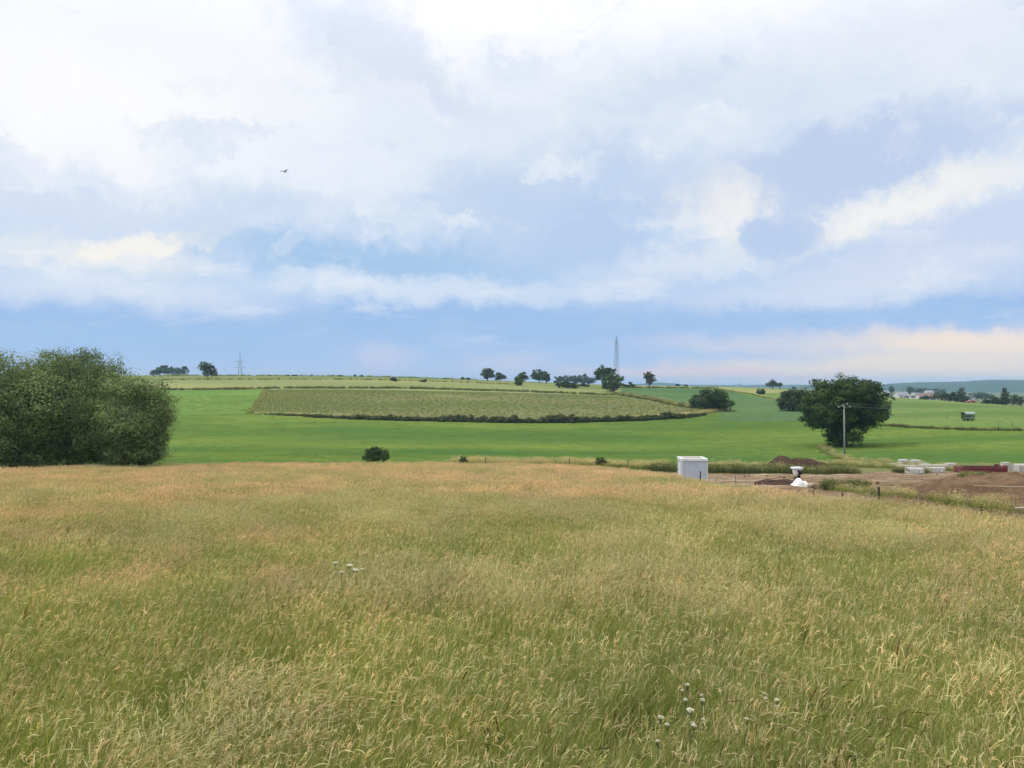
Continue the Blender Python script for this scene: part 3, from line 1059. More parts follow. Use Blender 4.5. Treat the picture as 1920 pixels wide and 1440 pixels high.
verge('rough_grass', 'narrow verge down the left side of the striped crop', [(498, 731), (490, 745), (478, 763), (468, 775)], 2.2, 0.8, [0, 1, 2, 0], 0.7, 1.1, 200)
verge('rough_grass', 'tawny grass fringe at the left end of the long hedge', [(474, 777), (520, 778), (600, 781)], 2, 0.9, [3, 4, 0, 6], 0.9, 1.3, 180)
verge('rough_grass', 'tawny rough grass at the right end of the long hedge', [(1180, 786), (1260, 782), (1310, 777), (1350, 770), (1376, 772)], 4, 1.0, [3, 5, 4, 0], 0.9, 1.4, 180)
verge('rough_grass', 'thin dark field line across the upper ridge', [(300, 712.5), (480, 711.5), (620, 711.5), (800, 715), (960, 721)], 2.5, 0.5, [0, 1, 6], 0.8, 1.2, 300)
verge('rough_grass', 'ragged grass along the left part of the ridge skyline', [(290, 706), (360, 704), (480, 704), (600, 703.5), (760, 706), (900, 710)], 14, 0.12, [0, 1, 6, 3], 0.8, 1.5, 300)
verge('rough_grass', 'hedge bank line along the top of the right hand slope', [(1165, 727.5), (1230, 727.5), (1300, 727.8), (1345, 728)], 4, 0.6, [6, 7, 0], 0.9, 1.4, 300)
verge('rough_grass', 'faint boundary running down the right hand slope to the bush', [(1340, 729), (1380, 735), (1420, 742), (1450, 750)], 3, 0.5, [0, 1, 3], 0.8, 1.2, 250)
verge('rough_grass', 'fringe of grass on the skyline of the grazed pasture', [(1668, 742), (1740, 746), (1820, 753), (1930, 759), (2000, 761)], 8, 0.35, [0, 3, 4, 1], 0.6, 1.0, 220)
verge('rough_grass', 'green tall weeds along the post line beside the bare soil', [(1560, 921), (1600, 925), (1700, 935), (1800, 948), (1925, 966)], 1.6, 2.6, [3, 0, 3, 1], 0.42, 0.72, 20)
verge('rough_grass', 'dark green clump of weeds at the near edge of the yard', [(1545, 916), (1575, 917), (1608, 920)], 1.8, 5, [6, 7, 8, 6], 0.6, 0.95, 38)
verge('rough_grass', 'small green clump of weeds in front of the red container', [(1814, 894), (1824, 895), (1834, 897)], 1.6, 4, [6, 7, 0], 0.6, 0.9, 55)
verge('rough_grass', 'weeds growing around the concrete pipes', [(1690, 884), (1715, 887), (1745, 888)], 3.0, 2.5, [0, 3, 6], 0.6, 1.0, 60)

# short sward tufts that give the pastures their relief
n = 90000
Y = np.sqrt(rng.uniform(85 ** 2, 480 ** 2, n))
X = Y * rng.uniform(-.72, .72, n)
u = X / Y
px, py = 960 + FPX * u, HZ - FPX * H(X, Y) / Y
cl = fbm(X / 9.0, Y / 6.0 + 8, 4)
low = (Y > Ym(u) + 2) & (Y < 260) & (py > np.maximum(hedge_line(px) * (px < 1350), right_low(px) * (px > 1340)) + 2) & (py < np.interp(px, [900, 1240, 1660, 1920], [870, 868, 862, 862]))
k = low & (cl + 0.7 * rng.random(n) > 0.85)
lay('pasture_tufts', 'short green tufts in the valley pasture', X[k], Y[k], T_green, rng.integers(9, 11, k.sum()), 0.6, 1.3, 3.0)
k = ~low & (Y > 170) & (Y < 330) & (px < 480) & (py > 733) & (py < 780) & (rng.random(n) < .8)
lay('pasture_tufts', 'short bright tufts in the hillside pasture on the left', X[k], Y[k], T_green, rng.integers(9, 11, k.sum()), 0.8, 1.6, 3.0)
k = ~low & (px > 1680) & (py < 800) & (py > 745) & (Y < 300) & (rng.random(n) < .4)
lay('pasture_tufts', 'short olive tufts in the grazed pasture on the right', X[k], Y[k], T_green, rng.integers(9, 11, k.sum()), 0.6, 1.1, 3.0)

# young crop standing in rows up the slope
pts, row = [], 0
d0 = np.array([-0.285, 0.9585])
for off in np.arange(-95, 150, 1.35):
    t = np.arange(0, 190, 1.1) + rng.uniform(-.3, .3, len(np.arange(0, 190, 1.1)))
    bx = off + d0[0] * t + rng.normal(0, np.interp(off, [-80, -50, 0], [.16, .35, .8]), len(t))
    by = 205 + d0[1] * t
    pts.append(np.stack([bx, by], -1))
pts = np.concatenate(pts)
X, Y = pts.T
px, py = 960 + FPX * X / Y, HZ - FPX * H(X, Y) / Y
k = (py < hedge_line(px) - 3) & (py > crop_top(px) + 1.5) & (px > np.interp(py, [725, 735, 775, 800], [506, 500, 474, 450])) & (px < 1340) & (fbm(X / 14, Y / 30, 3) + 0.25 * rng.random(len(X)) > 0.42)
k &= rng.random(len(X)) < np.interp(px, [520, 640, 800, 1300], [1.0, .8, .55, .45])
X, Y = X[k], Y[k]
lay('crop_rows', 'rows of young crop plants running up the slope', X, Y, T_green, rng.integers(11, 13, len(X)), 0.8, 1.3, 3.0)


# ------------------------------------------------------------------ trees and bushes
def leaf_quads(r, P, Nrm, size, aspect, col):
    n = len(P)
    a = r.normal(size=(n, 3))
    t = np.cross(Nrm, a)
    t /= np.linalg.norm(t, axis=1, keepdims=True) + 1e-9
    b = np.cross(Nrm, t)
    s = (size * r.uniform(0.6, 1.35, n))[:, None]
    bend = Nrm * s * 0.12
    v = np.stack([P - t * s * .5 * aspect, P - b * s * .5 + bend, P + t * s * .5 * aspect, P + b * s * .5 + bend], 1).reshape(-1, 3)
    f = np.arange(4 * n).reshape(n, 4)
    return v, f, np.repeat(col, 4, 0)


def crown_mesh(name, r, lobes, n, size, pal, aspect=0.6, core=0.35, puff=0.30):
    """lobes: (center, radii). Leaves fill many puffs set on the lobes' surfaces, and thinly the inside."""
    C0 = np.array([l[0] for l in lobes], float)
    R0 = np.array([l[1] for l in lobes], float)
    wgt = (R0[:, 0] * R0[:, 2])
    wgt = wgt / wgt.sum()
    npf = max(len(lobes) * 5, int(n / 95))
    li = r.choice(len(lobes), npf, p=wgt)
    d = r.normal(size=(npf, 3))
    d[:, 2] = d[:, 2] * 0.9 + 0.12
    d /= np.linalg.norm(d, axis=1, keepdims=True)
    rad = r.uniform(0.70, 1.06, npf)
    # lumpy outline
    pc = C0[li] + d * R0[li] * rad[:, None]
    pr = np.min(R0[li], 1) * puff * r.uniform(0.5, 1.45, npf)
    pal = np.array(pal, float)
    tone = r.random(npf)
    k = int(n * (1 - core))
    pi = r.choice(npf, k, p=(pr ** 2) / (pr ** 2).sum())
    q = r.normal(size=(k, 3))
    q /= np.linalg.norm(q, axis=1, keepdims=True)
    P1 = pc[pi] + q * (pr[pi] * r.random(k) ** 0.5)[:, None] * np.array([1.15, 1.15, 0.8])
    N1 = q * 0.8 + d[pi] * 0.7 + r.normal(size=(k, 3)) * 0.38 + np.array([0, 0, .25])
    m = n - k
    lj = r.choice(len(lobes), m, p=wgt)
    q2 = r.normal(size=(m, 3))
    q2 /= np.linalg.norm(q2, axis=1, keepdims=True)
    P2 = C0[lj] + q2 * R0[lj] * (r.random(m) ** 0.5 * 0.9)[:, None]
    N2 = q2 + r.normal(size=(m, 3)) * 0.8
    P, Nn = np.vstack([P1, P2]), np.vstack([N1, N2])
    Nn /= np.linalg.norm(Nn, axis=1, keepdims=True) + 1e-9
    tt = np.concatenate([tone[pi] * 0.86 + 0.14 * r.random(k), r.random(m) * .8])
    f = tt * (len(pal) - 1)
    i = np.minimum(f.astype(int), len(pal) - 2)
    col = pal[i] * (1 - (f - i))[:, None] + pal[i + 1] * (f - i)[:, None]
    col = col * r.uniform(0.92, 1.08, (n, 1))
    v, fc, cc = leaf_quads(r, P, Nn, size, aspect, col)
    return np_mesh(name, v, fc, cc)


OAK = [(.030, .052, .020), (.048, .080, .026), (.070, .112, .035), (.105, .152, .050)]
WILLOW = [(.070, .10, .044), (.12, .16, .064), (.18, .235, .088), (.245, .31, .115), (.29, .345, .145)]
BRAMBLE = [(.040, .060, .026), (.065, .090, .036), (.10, .12, .05), (.17, .155, .075)]
FRESH = [(.055, .095, .03), (.085, .135, .042), (.115, .175, .055)]
BROWN = [(.075, .075, .04), (.105, .10, .05), (.135, .12, .06)]
FARG = [(.055, .085, .045), (.075, .11, .055), (.10, .135, .065)]


def px_lobes(Y, L, ground_z, base, deep=0.75, r=None, extra=1):
    """L: (px, py, rx, ry) as seen at distance Y -> lobes relative to base"""
    out = []
    k = Y / FPX
    xs = [l[0] for l in L]
    wid = (max(l[0] + l[2] for l in L) - min(l[0] - l[2] for l in L)) * k
    for px, py, rx, ry in L:
        c = np.array([(px - 960) * k, Y, (HZ - py) * k]) - np.array(base)
        rr = np.array([rx * k, (rx + ry) * 0.5 * k, ry * k])
        out.append((c, rr))
        for e in range(extra):
            dy = r.uniform(0.15, 0.45) * wid * deep * (1 if e % 2 == 0 else -1) * r.choice([-1, 1])
            out.append((c * np.array([0.85, 1, 0.94]) + np.array([r.normal(0, .1) * rr[0], dy, -0.04 * rr[2]]), rr * 0.86))
    return out


def make_tree(name, label, cat, Y, L, n, size, pal, trunk_px=None, trunk_r=0.2, group=None, aspect=0.6, seed=1, deep=0.75, mat='leaf', extra=1, base_z=None, core=0.30, puff=0.30, limbs=6, rag=2):
    r = np.random.default_rng(seed)
    if Y is None:
        Y = ground(trunk_px, max(l[1] + l[3] for l in L) - 1.0, 180).y
    if trunk_px is None:
        trunk_px = float(np.mean([l[0] for l in L]))
    b = at(trunk_px, Y)
    if base_z is not None:
        b.z = base_z
    root = empty(name, b)
    tag(root, label, cat, group)
    lob = px_lobes(Y, L, b.z, tuple(b), deep, r, extra)
    for c, rr in list(lob):                     # small boughs breaking the outline
        for q in range(rag):
            d = r.normal(size=3) * np.array([1, 1, .8])
            d[2] = d[2] + .15
            d /= np.linalg.norm(d)
            s_ = r.uniform(.16, .34)
            lob.append((c + d * rr * r.uniform(.9, 1.12), np.maximum(rr * s_, np.min(rr) * s_) * np.array([1.25, 1.25, .8])))
    link('crown', crown_mesh('crown', r, lob, n, size, pal, aspect, core=core, puff=puff), M[mat], root)
    g = Geo()
    ctr = np.mean([l[0] for l in lob], 0)
    topz = max(l[0][2] for l in lob)
    g.tube([(0, 0, -0.4), (ctr[0] * .1, 0, topz * .25), (ctr[0] * .45, ctr[1] * .4, topz * .6), (ctr[0] * .8, ctr[1] * .8, topz * .95)], [trunk_r * 1.25, trunk_r, trunk_r * .6, trunk_r * .15], 8)
    for c, rr in lob[:limbs]:
        z0 = max(0.15, min(c[2] * .45, topz * .5))
        g.tube([(ctr[0] * .15, 0, z0), (c[0] * .5, c[1] * .5, z0 + (c[2] - z0) * .55), tuple(c)], [trunk_r * .5, trunk_r * .32, trunk_r * .08], 6)
    g.build('trunk', M['bark'], root, smooth=True)
    return root


# willows on the left
make_tree('willow_tree', 'tallest broad willow with rounded crown in the left hand thicket', 'tree', 79,
          [(120, 690, 56, 36), (182, 694, 46, 38), (78, 716, 52, 42), (138, 748, 88, 66), (205, 752, 42, 55), (112, 808, 82, 56), (192, 828, 56, 42), (60, 832, 52, 40), (210, 700, 22, 26), (40, 700, 30, 24), (130, 846, 75, 28), (35, 780, 50, 50), (225, 800, 40, 50), (160, 668, 40, 18), (100, 668, 30, 14), (90, 848, 80, 32), (190, 848, 70, 30), (130, 862, 90, 16)],
          120000, 0.23, WILLOW, 130, 0.28, 'willows of the left hand thicket', 0.42, 21, 0.6, core=0.35, puff=0.42, rag=1)
make_tree('willow_tree', 'willow at the left edge of the photo, cut off by the frame', 'tree', 75,
          [(-35, 700, 62, 46), (2, 690, 34, 34), (-45, 770, 84, 78), (12, 778, 56, 66), (-25, 842, 74, 42), (-100, 760, 80, 80), (-90, 830, 70, 50), (0, 850, 70, 30), (30, 820, 50, 50)],
          64000, 0.23, WILLOW, -20, 0.4, 'willows of the left hand thicket', 0.42, 22, 0.6, core=0.35, puff=0.42, rag=1)
make_tree('willow_tree', 'lower leaning willow at the right end of the thicket, beside the pasture', 'tree', 76,
          [(256, 742, 34, 44), (288, 750, 30, 42), (308, 772, 23, 34), (252, 792, 54, 56), (286, 816, 27, 42), (245, 848, 54, 26), (278, 848, 24, 22), (225, 760, 40, 50), (220, 838, 40, 36), (250, 856, 58, 20), (270, 830, 40, 40)],
          66000, 0.22, WILLOW, 265, 0.3, 'willows of the left hand thicket', 0.42, 23, 0.6, core=0.35, puff=0.42, rag=1)
# the lone tree by the pole
make_tree('broadleaf_tree', 'large dark spreading tree behind the utility pole', 'tree', 152,
          [(1582, 728, 34, 27), (1560, 742, 42, 34), (1612, 742, 40, 32), (1640, 752, 24, 34), (1586, 768, 70, 40), (1532, 768, 30, 28), (1652, 776, 16, 24), (1520, 784, 20, 14), (1556, 786, 40, 22), (1632, 788, 26, 18), (1590, 806, 36, 28), (1575, 822, 20, 18), (1606, 822, 14, 14), (1545, 724, 16, 12), (1625, 724, 16, 14), (1505, 785, 8, 6)],
          62000, 0.36, OAK, 1583, 0.55, None, 0.7, 31, 0.62, core=0.4, puff=0.28)
make_tree('bush', 'rounded bush tucked against the left of the large dark tree', 'bush', None,
          [(1478, 750, 18, 18), (1500, 752, 18, 20), (1486, 738, 14, 12), (1508, 740, 14, 14), (1466, 756, 8, 14), (1490, 762, 22, 10)],
          7000, 0.55, [(.04, .06, .03), (.06, .085, .038), (.08, .105, .05)], 1486, 0.25, None, 0.7, 32)
make_tree('bush', 'wide dark bush group on the green slope, peaked in the middle', 'bush', None,
          [(1308, 752, 14, 14), (1326, 742, 13, 16), (1345, 748, 18, 18), (1362, 758, 14, 14), (1330, 758, 26, 12), (1300, 757, 9, 10), (1345, 737, 11, 8)],
          9000, 0.6, OAK, 1335, 0.3, None, 0.7, 33)
make_tree('bush', 'small round dark bush in the yellow field right of the bush group', 'bush', None,
          [(1426, 734, 7, 5), (1430, 736, 5, 4)], 1200, 0.7, OAK, 1427, 0.15, None, 0.7, 34)
make_tree('bush', 'spiky dark bush alone at the far edge of the hay meadow', 'bush', 94,
          [(703, 848, 16, 12), (692, 854, 13, 11), (716, 853, 13, 11), (704, 858, 24, 9), (700, 842, 6, 7), (714, 843, 5, 5)],
          7000, 0.17, OAK, 703, 0.1, None, 0.45, 35, 0.7)
make_tree('bush', 'small ragged shrub among the rough grass left of the shed', 'bush', 88,
          [(1127, 862, 9, 6), (1120, 867, 6, 4), (1136, 866, 5, 4)], 1300, 0.14, BRAMBLE, 1127, 0.06, None, 0.5, 36)
make_tree('bush', 'low leafy weed bush poking above the meadow edge', 'bush', 92,
          [(868, 859, 6, 4), (864, 863, 5, 3), (874, 863, 4, 3)], 700, 0.13, FRESH, 868, 0.05, None, 0.5, 37)


def ridge_tree(name, label, L, n, pal, Y=None, group=None, seed=1, size=0.75, tr=0.25, cat='tree', mat='farleaf'):
    pxm = float(np.mean([l[0] for l in L]))
    bot = max(l[1] + l[3] for l in L)
    if Y is None:
        p = ground(pxm, bot, 250)
        Y = p.y
    return make_tree(name, label, cat, Y, L, n, size, pal, pxm, tr, group, 0.75, seed, 0.7, mat, 1)


RT = 'trees standing on the ridge'
ridge_tree('ridge_tree', 'lone spreading tree with low right lobe left of the small pylon', [(384, 685, 12, 7), (394, 693, 11, 8), (380, 690, 8, 6), (402, 700, 7, 6), (388, 699, 8, 6)], 2600, OAK, 478, RT, 41)
ridge_tree('ridge_tree', 'taller of the two grey green trees left of the ridge centre', [(914, 697, 10, 7), (908, 701, 7, 6), (921, 702, 8, 7), (914, 706, 8, 5)], 2200, FARG, 500, RT, 42)
ridge_tree('ridge_tree', 'shorter grey green tree just right of its taller neighbour on the ridge', [(936, 704, 7, 6), (943, 707, 6, 5), (934, 709, 6, 4)], 1500, FARG, 540, RT, 43)
ridge_tree('ridge_tree', 'broad dark domed tree on the ridge', [(1010, 700, 13, 7), (1002, 706, 10, 7), (1020, 706, 10, 8), (1012, 709, 14, 5)], 2600, OAK, 520, RT, 44)
ridge_tree('ridge_tree', 'low dark tree touching the left side of the domed tree', [(980, 704, 8, 6), (986, 708, 8, 5), (974, 709, 6, 4)], 1500, OAK, 535, RT, 45)
ridge_tree('ridge_tree', 'small tree in front of the right side of the domed tree', [(1023, 704, 7, 5), (1026, 710, 7, 5)], 1000, FARG, 490, RT, 46)
ridge_tree('bush', 'pale green round bush below the low dark tree on the ridge', [(972, 710, 8, 5), (974, 715, 9, 6), (970, 719, 7, 4)], 1500, FRESH, None, None, 47, cat='bush')
ridge_tree('bush', 'flat dark bush like a low mound right of the ridge centre', [(1052, 721, 10, 6), (1068, 722, 14, 5), (1078, 724, 9, 4), (1060, 718, 10, 3)], 2200, OAK, None, None, 48, cat='bush')
ridge_tree('bush', 'thin low scrub line right of the flat dark bush', [(1092, 722, 6, 2.5), (1100, 723, 6, 2)], 500, OAK, None, None, 49, cat='bush')
ridge_tree('ridge_tree', 'tallest dark tree on the ridge in front of the lattice mast', [(1132, 693, 13, 8), (1122, 699, 9, 8), (1144, 697, 11, 9), (1132, 704, 16, 8), (1120, 708, 7, 6)], 3200, OAK, 460, RT, 50)
ridge_tree('ridge_tree', 'round bright topped bushy tree in front of the tallest ridge tree', [(1147, 707, 13, 9), (1140, 717, 13, 12), (1155, 716, 12, 12), (1147, 725, 17, 10), (1165, 708, 7, 4)], 4200, FRESH, None, RT, 51)
ridge_tree('ridge_tree', 'brownish thin topped tree standing apart right of the mast', [(1215, 702, 9, 5), (1211, 706, 6, 5), (1221, 705, 7, 5), (1217, 713, 7, 6), (1226, 712, 5, 4), (1217, 719, 6, 3)], 2000, BROWN, 500, RT, 52)
ridge_tree('bush', 'dark low hedge piece beside the bright topped bushy tree', [(1174, 724, 8, 3), (1186, 724, 8, 3)], 900, OAK, None, None, 53, cat='bush')
ridge_tree('bush', 'tiny pointed bush on the skyline right of the bright topped tree', [(1181, 718.5, 3.5, 2.5), (1186, 721, 5, 1.5)], 400, OAK, 540, None, 54, cat='bush')
ridge_tree('bush', 'left one of two tiny skyline bushes above the green slope', [(1271, 722, 4, 2.2)], 320, OAK, 540, None, 55, cat='bush')
ridge_tree('bush', 'right one of two tiny skyline bushes above the green slope', [(1286, 723, 4, 2)], 320, OAK, 540, None, 56, cat='bush')
ridge_tree('ridge_tree', 'pyramidal clump of trees on the skyline left of the large tree', [(1448, 718, 8, 4), (1442, 722, 7, 4), (1455, 721, 7, 4), (1449, 714, 4, 3)], 1500, FARG, 560, RT, 57)
ridge_tree('ridge_tree', 'small round tree at the right foot of the pyramidal clump', [(1463, 721, 4, 4)], 450, FARG, 565, RT, 58)
ridge_tree('bush', 'dark bush on the upper field line right of the small pylon', [(737, 711, 5, 3), (742, 713, 3.5, 2)], 600, OAK, None, None, 59, cat='bush')
ridge_tree('bush', 'low flat bush on the upper field line near the ridge centre', [(793, 714.5, 6, 1.8), (798, 713.5, 2.5, 2.2)], 450, OAK, None, None, 60, cat='bush')
for k, (px, lab, w, h) in enumerate(((665, 'left one of a close pair of small skyline bushes above the crop', 2.4, 2.2), (678.5, 'right one of a close pair of small skyline bushes above the crop', 2.6, 1.7),
                                     (638, 'low bush on the skyline left of the close pair', 4.5, 1.3), (867, 'left one of two bushes just left of the grey green trees', 4, 2.6), (878, 'right one of two bushes just left of the grey green trees', 4.6, 2.3),
                                     (835, 'flat faint bush on the skyline left of the two bushes', 4, 1.2), (540, 'leftmost small skyline bush, just right of the small pylon', 3, 1.3), (552, 'flat small skyline bush beside the leftmost one', 5, 1.2), (330, 'dark flat bush on the skyline below the far grove', 9, 1.6))):
    cr = crest(px)
    cpy = HZ - FPX * cr.z / cr.y
    ridge_tree('bush', lab, [(px, cpy - h * .7, w, h), (px + w * .5, cpy - h * .3, w * .6, h * .7)], 300, OAK, cr.y - 6, 'small bushes on the skyline', 70 + k, 0.6, 0.08, 'bush')


# far groves that read as one mass
def grove(name, label, Y, L, n, size, pal, seed):
    r = np.random.default_rng(seed)
    b = at(float(np.mean([l[0] for l in L])), Y)
    lob = px_lobes(Y, L, b.z, tuple(b), 0.4, r, 1)
    o = link(name, crown_mesh(name, r, lob, n, size, pal, 0.8), M['farleaf'])
    o.location = b
    tag(o, label, 'wood', kind='stuff')


grove('far_grove', 'blue green grove behind the ridge on the left', 900, [(298, 696, 10, 8), (312, 694, 14, 9), (328, 695, 14, 9), (345, 696, 11, 8), (288, 698, 7, 6)], 4200, 1.6, FARG, 81)
grove('far_grove', 'blue green wood behind the ridge right of the domed tree', 950, [(1048, 712, 10, 8), (1064, 711, 12, 8), (1082, 711, 14, 9), (1098, 711, 13, 9), (1112, 713, 9, 7)], 4600, 1.6, FARG, 82)

# trees beyond the grazed pasture
BT = 'trees beyond the grazed pasture'
BEY = [
    ('broad tree beyond the pasture, leftmost of the dark row near the cows', [(1766, 740, 12, 7), (1754, 744, 9, 6), (1776, 745, 12, 7)], 470),
    ('rounded dark tree in the middle of the row beyond the pasture', [(1790, 742, 12, 8), (1782, 746, 10, 7), (1800, 748, 10, 6)], 450),
    ('tall narrow poplar rising above the row beyond the pasture', [(1803, 730, 5, 6), (1803, 738, 6, 8), (1802, 745, 6, 8)], 620),
    ('low grey green tree directly left of the red car', [(1812, 749, 7, 5), (1806, 751, 7, 4)], 430),
    ('pointed dark conifer near the right edge of the photo', [(1884, 732, 4, 6), (1884, 741, 6, 8), (1884, 751, 9, 9)], 400),
    ('spreading tree left of the pointed dark conifer', [(1862, 749, 10, 7), (1850, 753, 8, 5), (1872, 752, 9, 7)], 420),
    ('bulky tree at the right edge beyond the pasture', [(1905, 748, 11, 9), (1916, 750, 12, 9), (1896, 755, 9, 6), (1936, 750, 14, 10)], 410),
    ('small bluish tree between the houses and the row', [(1737, 745, 6, 4), (1728, 747, 6, 3)], 520),
]
for k, (lab, L, Y) in enumerate(BEY):
    ridge_tree('pasture_edge_tree', lab, L, 1900, [(.045, .065, .036), (.065, .09, .045), (.09, .115, .055)], Y, BT, 90 + k, 0.7)
VT = 'trees around the village'
for k, (px, py, w, h, Y, lab) in enumerate(((1671, 728, 4, 5, 1000, 'dark pointed tree behind the leftmost village house'), (1706, 729, 6, 5, 1150, 'pale rounded tree in the middle of the village'), (1722, 731, 7, 4, 1100, 'grey tree between the village houses'),
                                       (1735, 731, 6, 4, 1050, 'rounded grey tree right of the village centre'), (1760, 731, 14, 4, 1300, 'long low trees behind the right end of the village'), (1832, 739, 16, 4, 900, 'hazy low trees right of the poplar'), (1850, 741, 14, 4, 1000, 'hazy low trees right of the red car'))):
    ridge_tree('village_tree', lab, [(px, py, w, h), (px + w * .4, py + h * .6, w * .8, h * .8), (px - w * .4, py + h, w * .8, h)], 900, FARG, Y, VT, 120 + k, 1.5)


# the long hedge below the striped crop
def build_hedge():
    r = np.random.default_rng(61)
    W = [ground(px, py, 150) for px, py in [(510, 778.5), (560, 780), (600, 783), (680, 787), (760, 789), (860, 791), (1000, 793), (1100, 791.5), (1200, 789), (1290, 783.5), (1322, 778)]]
    hh = [0.9, 1.1, 1.6, 2.1, 2.3, 2.2, 2.5, 2.4, 2.3, 1.9, 1.0]
    b = W[0]
    lob = []
    for (a, c), (h0, h1) in zip(zip(W, W[1:]), zip(hh, hh[1:])):
        L = (c - a).length
        for t in np.arange(0, 1, 0.6 / L):
            p = a.lerp(c, t)
            h = (h0 + (h1 - h0) * t) * r.uniform(0.6, 1.1) * float(0.20 + 0.95 * fbm(np.array([p.x / 7.0 + 40]), np.array([0.5]), 3)[0])
            z = Hs(p.x, p.y)
            lob.append((np.array([p.x - b.x + r.normal(0, .4), p.y - b.y + r.normal(0, .6), z - b.z + h * .45]), np.array([r.uniform(.8, 1.7), r.uniform(.8, 1.4), h * .55])))
    me = crown_mesh('foliage', r, lob, 60000, 0.40, BRAMBLE, 0.6, core=0.4, puff=0.5)
    o = empty('hedge', b)
    tag(o, 'long dark bramble hedge along the foot of the striped crop', 'hedge')
    link('foliage', me, M['leaf'], o)
    g = Geo()
    for l, q in lob[::6]:
        g.tube([(l[0], l[1], l[2] - q[2]), (l[0] + r.normal(0, .2), l[1], l[2]), (l[0] + r.normal(0, .4), l[1], l[2] + q[2] * .6)], [.05, .035, .01], 5)
    tag(g.build('stems', M['bark'], o), kind='stuff')


build_hedge()


# ------------------------------------------------------------------ pylons, pole, posts
def bar(g, a, b, t):
    a, b = Vector(a), Vector(b)
    d = b - a
    q = d.to_track_quat('Z', 'Y').to_matrix().to_4x4()
    g.box((a + b) / 2, (t, t, d.length), rot=q)


def tower(name, label, base, z_top, half0, half1, peak, arms, t, rz=0.0):
    """square lattice tower: legs, bracing, cross arms, peak; all heights above the base"""
    root = empty(name, base, rz)
    tag(root, label, 'pylon')
    w = lambda z: half0 + (half1 - half0) * z / z_top
    for sx in (-1, 1):
        for sy in (-1, 1):
            g = Geo()
            bar(g, (sx * half0, sy * half0, -0.5), (sx * half1, sy * half1, z_top), t)
            g.build('leg', M['steel'], root)
    g = Geo()
    z, k = 0.0, 0
    while z < z_top - 0.5:
        h = max(2 * w(z) * 1.35, 2.2)
        z2 = min(z + h, z_top)
        a, b = w(z), w(z2)
        for f in range(4):
            c, s = [(1, 0), (0, 1), (-1, 0), (0, -1)][f]
            P = lambda e, hw, zz: (c * hw - s * e * hw, s * hw + c * e * hw, zz)
            bar(g, *((P(-1, a, z), P(1, b, z2)) if k % 2 else (P(1, a, z), P(-1, b, z2))), t * .5)
            bar(g, P(-1, b, z2), P(1, b, z2), t * .45)
        z = z2
        k += 1
    g.build('bracing', M['steel'], root)
    g = Geo()
    for sx in (-1, 1):
        for sy in (-1, 1):
            bar(g, (sx * half1, sy * half1, z_top), (0, 0, peak), t * .8)
    bar(g, (0, 0, peak - 1), (0, 0, peak + (peak - z_top) * .25), t * .7)
    g.build('peak', M['steel'], root)
    for za, ha in arms:
        g = Geo()
        hw = w(min(za, z_top))
        for sx in (-1, 1):
            for sy in (-1, 1):
                bar(g, (sx * hw, sy * hw, za), (sx * ha, 0, za), t * .9)
                bar(g, (sx * hw, sy * hw, za + min(1.8, ha * .3)), (sx * ha, 0, za), t * .7)
            bar(g, (sx * hw, -hw, za), (sx * hw, hw, za), t * .7)
        g.build('cross_arm', M['steel'], root)
    return root


p = at(450, 1250)
ktop = (HZ - 661) / FPX * 1250 - p.z
kk = 1250 / FPX
tower('power_pylon', 'small pale pylon with two cross arms behind the left ridge', p, (HZ - 678) * kk - p.z, 3.2, 1.4, ktop, [((HZ - 678.5) * kk - p.z, 7.8), ((HZ - 689.5) * kk - p.z, 9.2)], 0.30, 0.25)
p = at(1156, 640)
kk = 640 / FPX
tower('lattice_mast', 'slim tall lattice mast rising behind the ridge trees', p, (HZ - 640) * kk - p.z, 1.75, 0.85, (HZ - 631) * kk - p.z, [((HZ - 640.5) * kk - p.z, 1.15), ((HZ - 652.5) * kk - p.z, 1.45)], 0.17, 0.45)


def utility_pole():
    b = at(1583, 131)
    k = 131 / FPX
    h = (HZ - 760) * k - b.z
    root = empty('utility_pole', b)
    tag(root, 'grey wooden utility pole with short cross arms in front of the large tree', 'pole')
    g = Geo()
    g.tube([(0.05, 0, -.5), (0, 0, h * .5), (-.04, 0, h)], [.15, .13, .10], 10)
    g.build('shaft', M['polewood'], root, smooth=True)
    g = Geo()
    arc = [(-.95, 0, h - .42), (-.62, 0, h - .12), (-.3, 0, h + .18), (0, 0, h + .28), (.4, 0, h + .2), (.75, 0, h - .02), (.98, 0, h - .30)]
    g.tube(arc, .038, 6)
    g.build('curved_cross_arm', M['polewood'], root, smooth=True)
    g = Geo()
    g.tube([(-.48, -.06, h + .1), (0.02, -.11, h - .62)], .06, 6)
    g.build('brace', M['polewood'], root, smooth=True)
    for x, z in ((-.95, h - .42), (.52, h + .16), (.98, h - .32)):
        g = Geo()
        g.tube([(x, 0, z + .03), (x, 0, z + .14), (x, 0, z + .24)], [.07, .12, .05], 8)
        g.build('insulator', M['insulator'], root, smooth=True)
    tops = [Vector((b.x + x, b.y, b.z + z + .2)) for x, z in ((-.95, h - .42), (.52, h + .16), (.98, h - .32))]
    ends = [Vector((115, 150 + 3 * i, -2.5 - .3 * i)) for i in range(3)]
    for i, (a, e) in enumerate(zip(tops, ends)):
        g = Geo()
        pts = [a.lerp(e, t) + Vector((0, 0, -3.2 * 4 * t * (1 - t) * .35)) for t in np.linspace(0, 1, 18)]
        g.tube([q - a for q in pts], .007, 4)
        o = g.build('overhead_wire', M['wire'])
        o.location = a
        tag(o, ('lowest', 'uppermost', 'middle')[i] + ' thin overhead wire running right from the utility pole', 'wire', 'wires of the utility pole')


utility_pole()


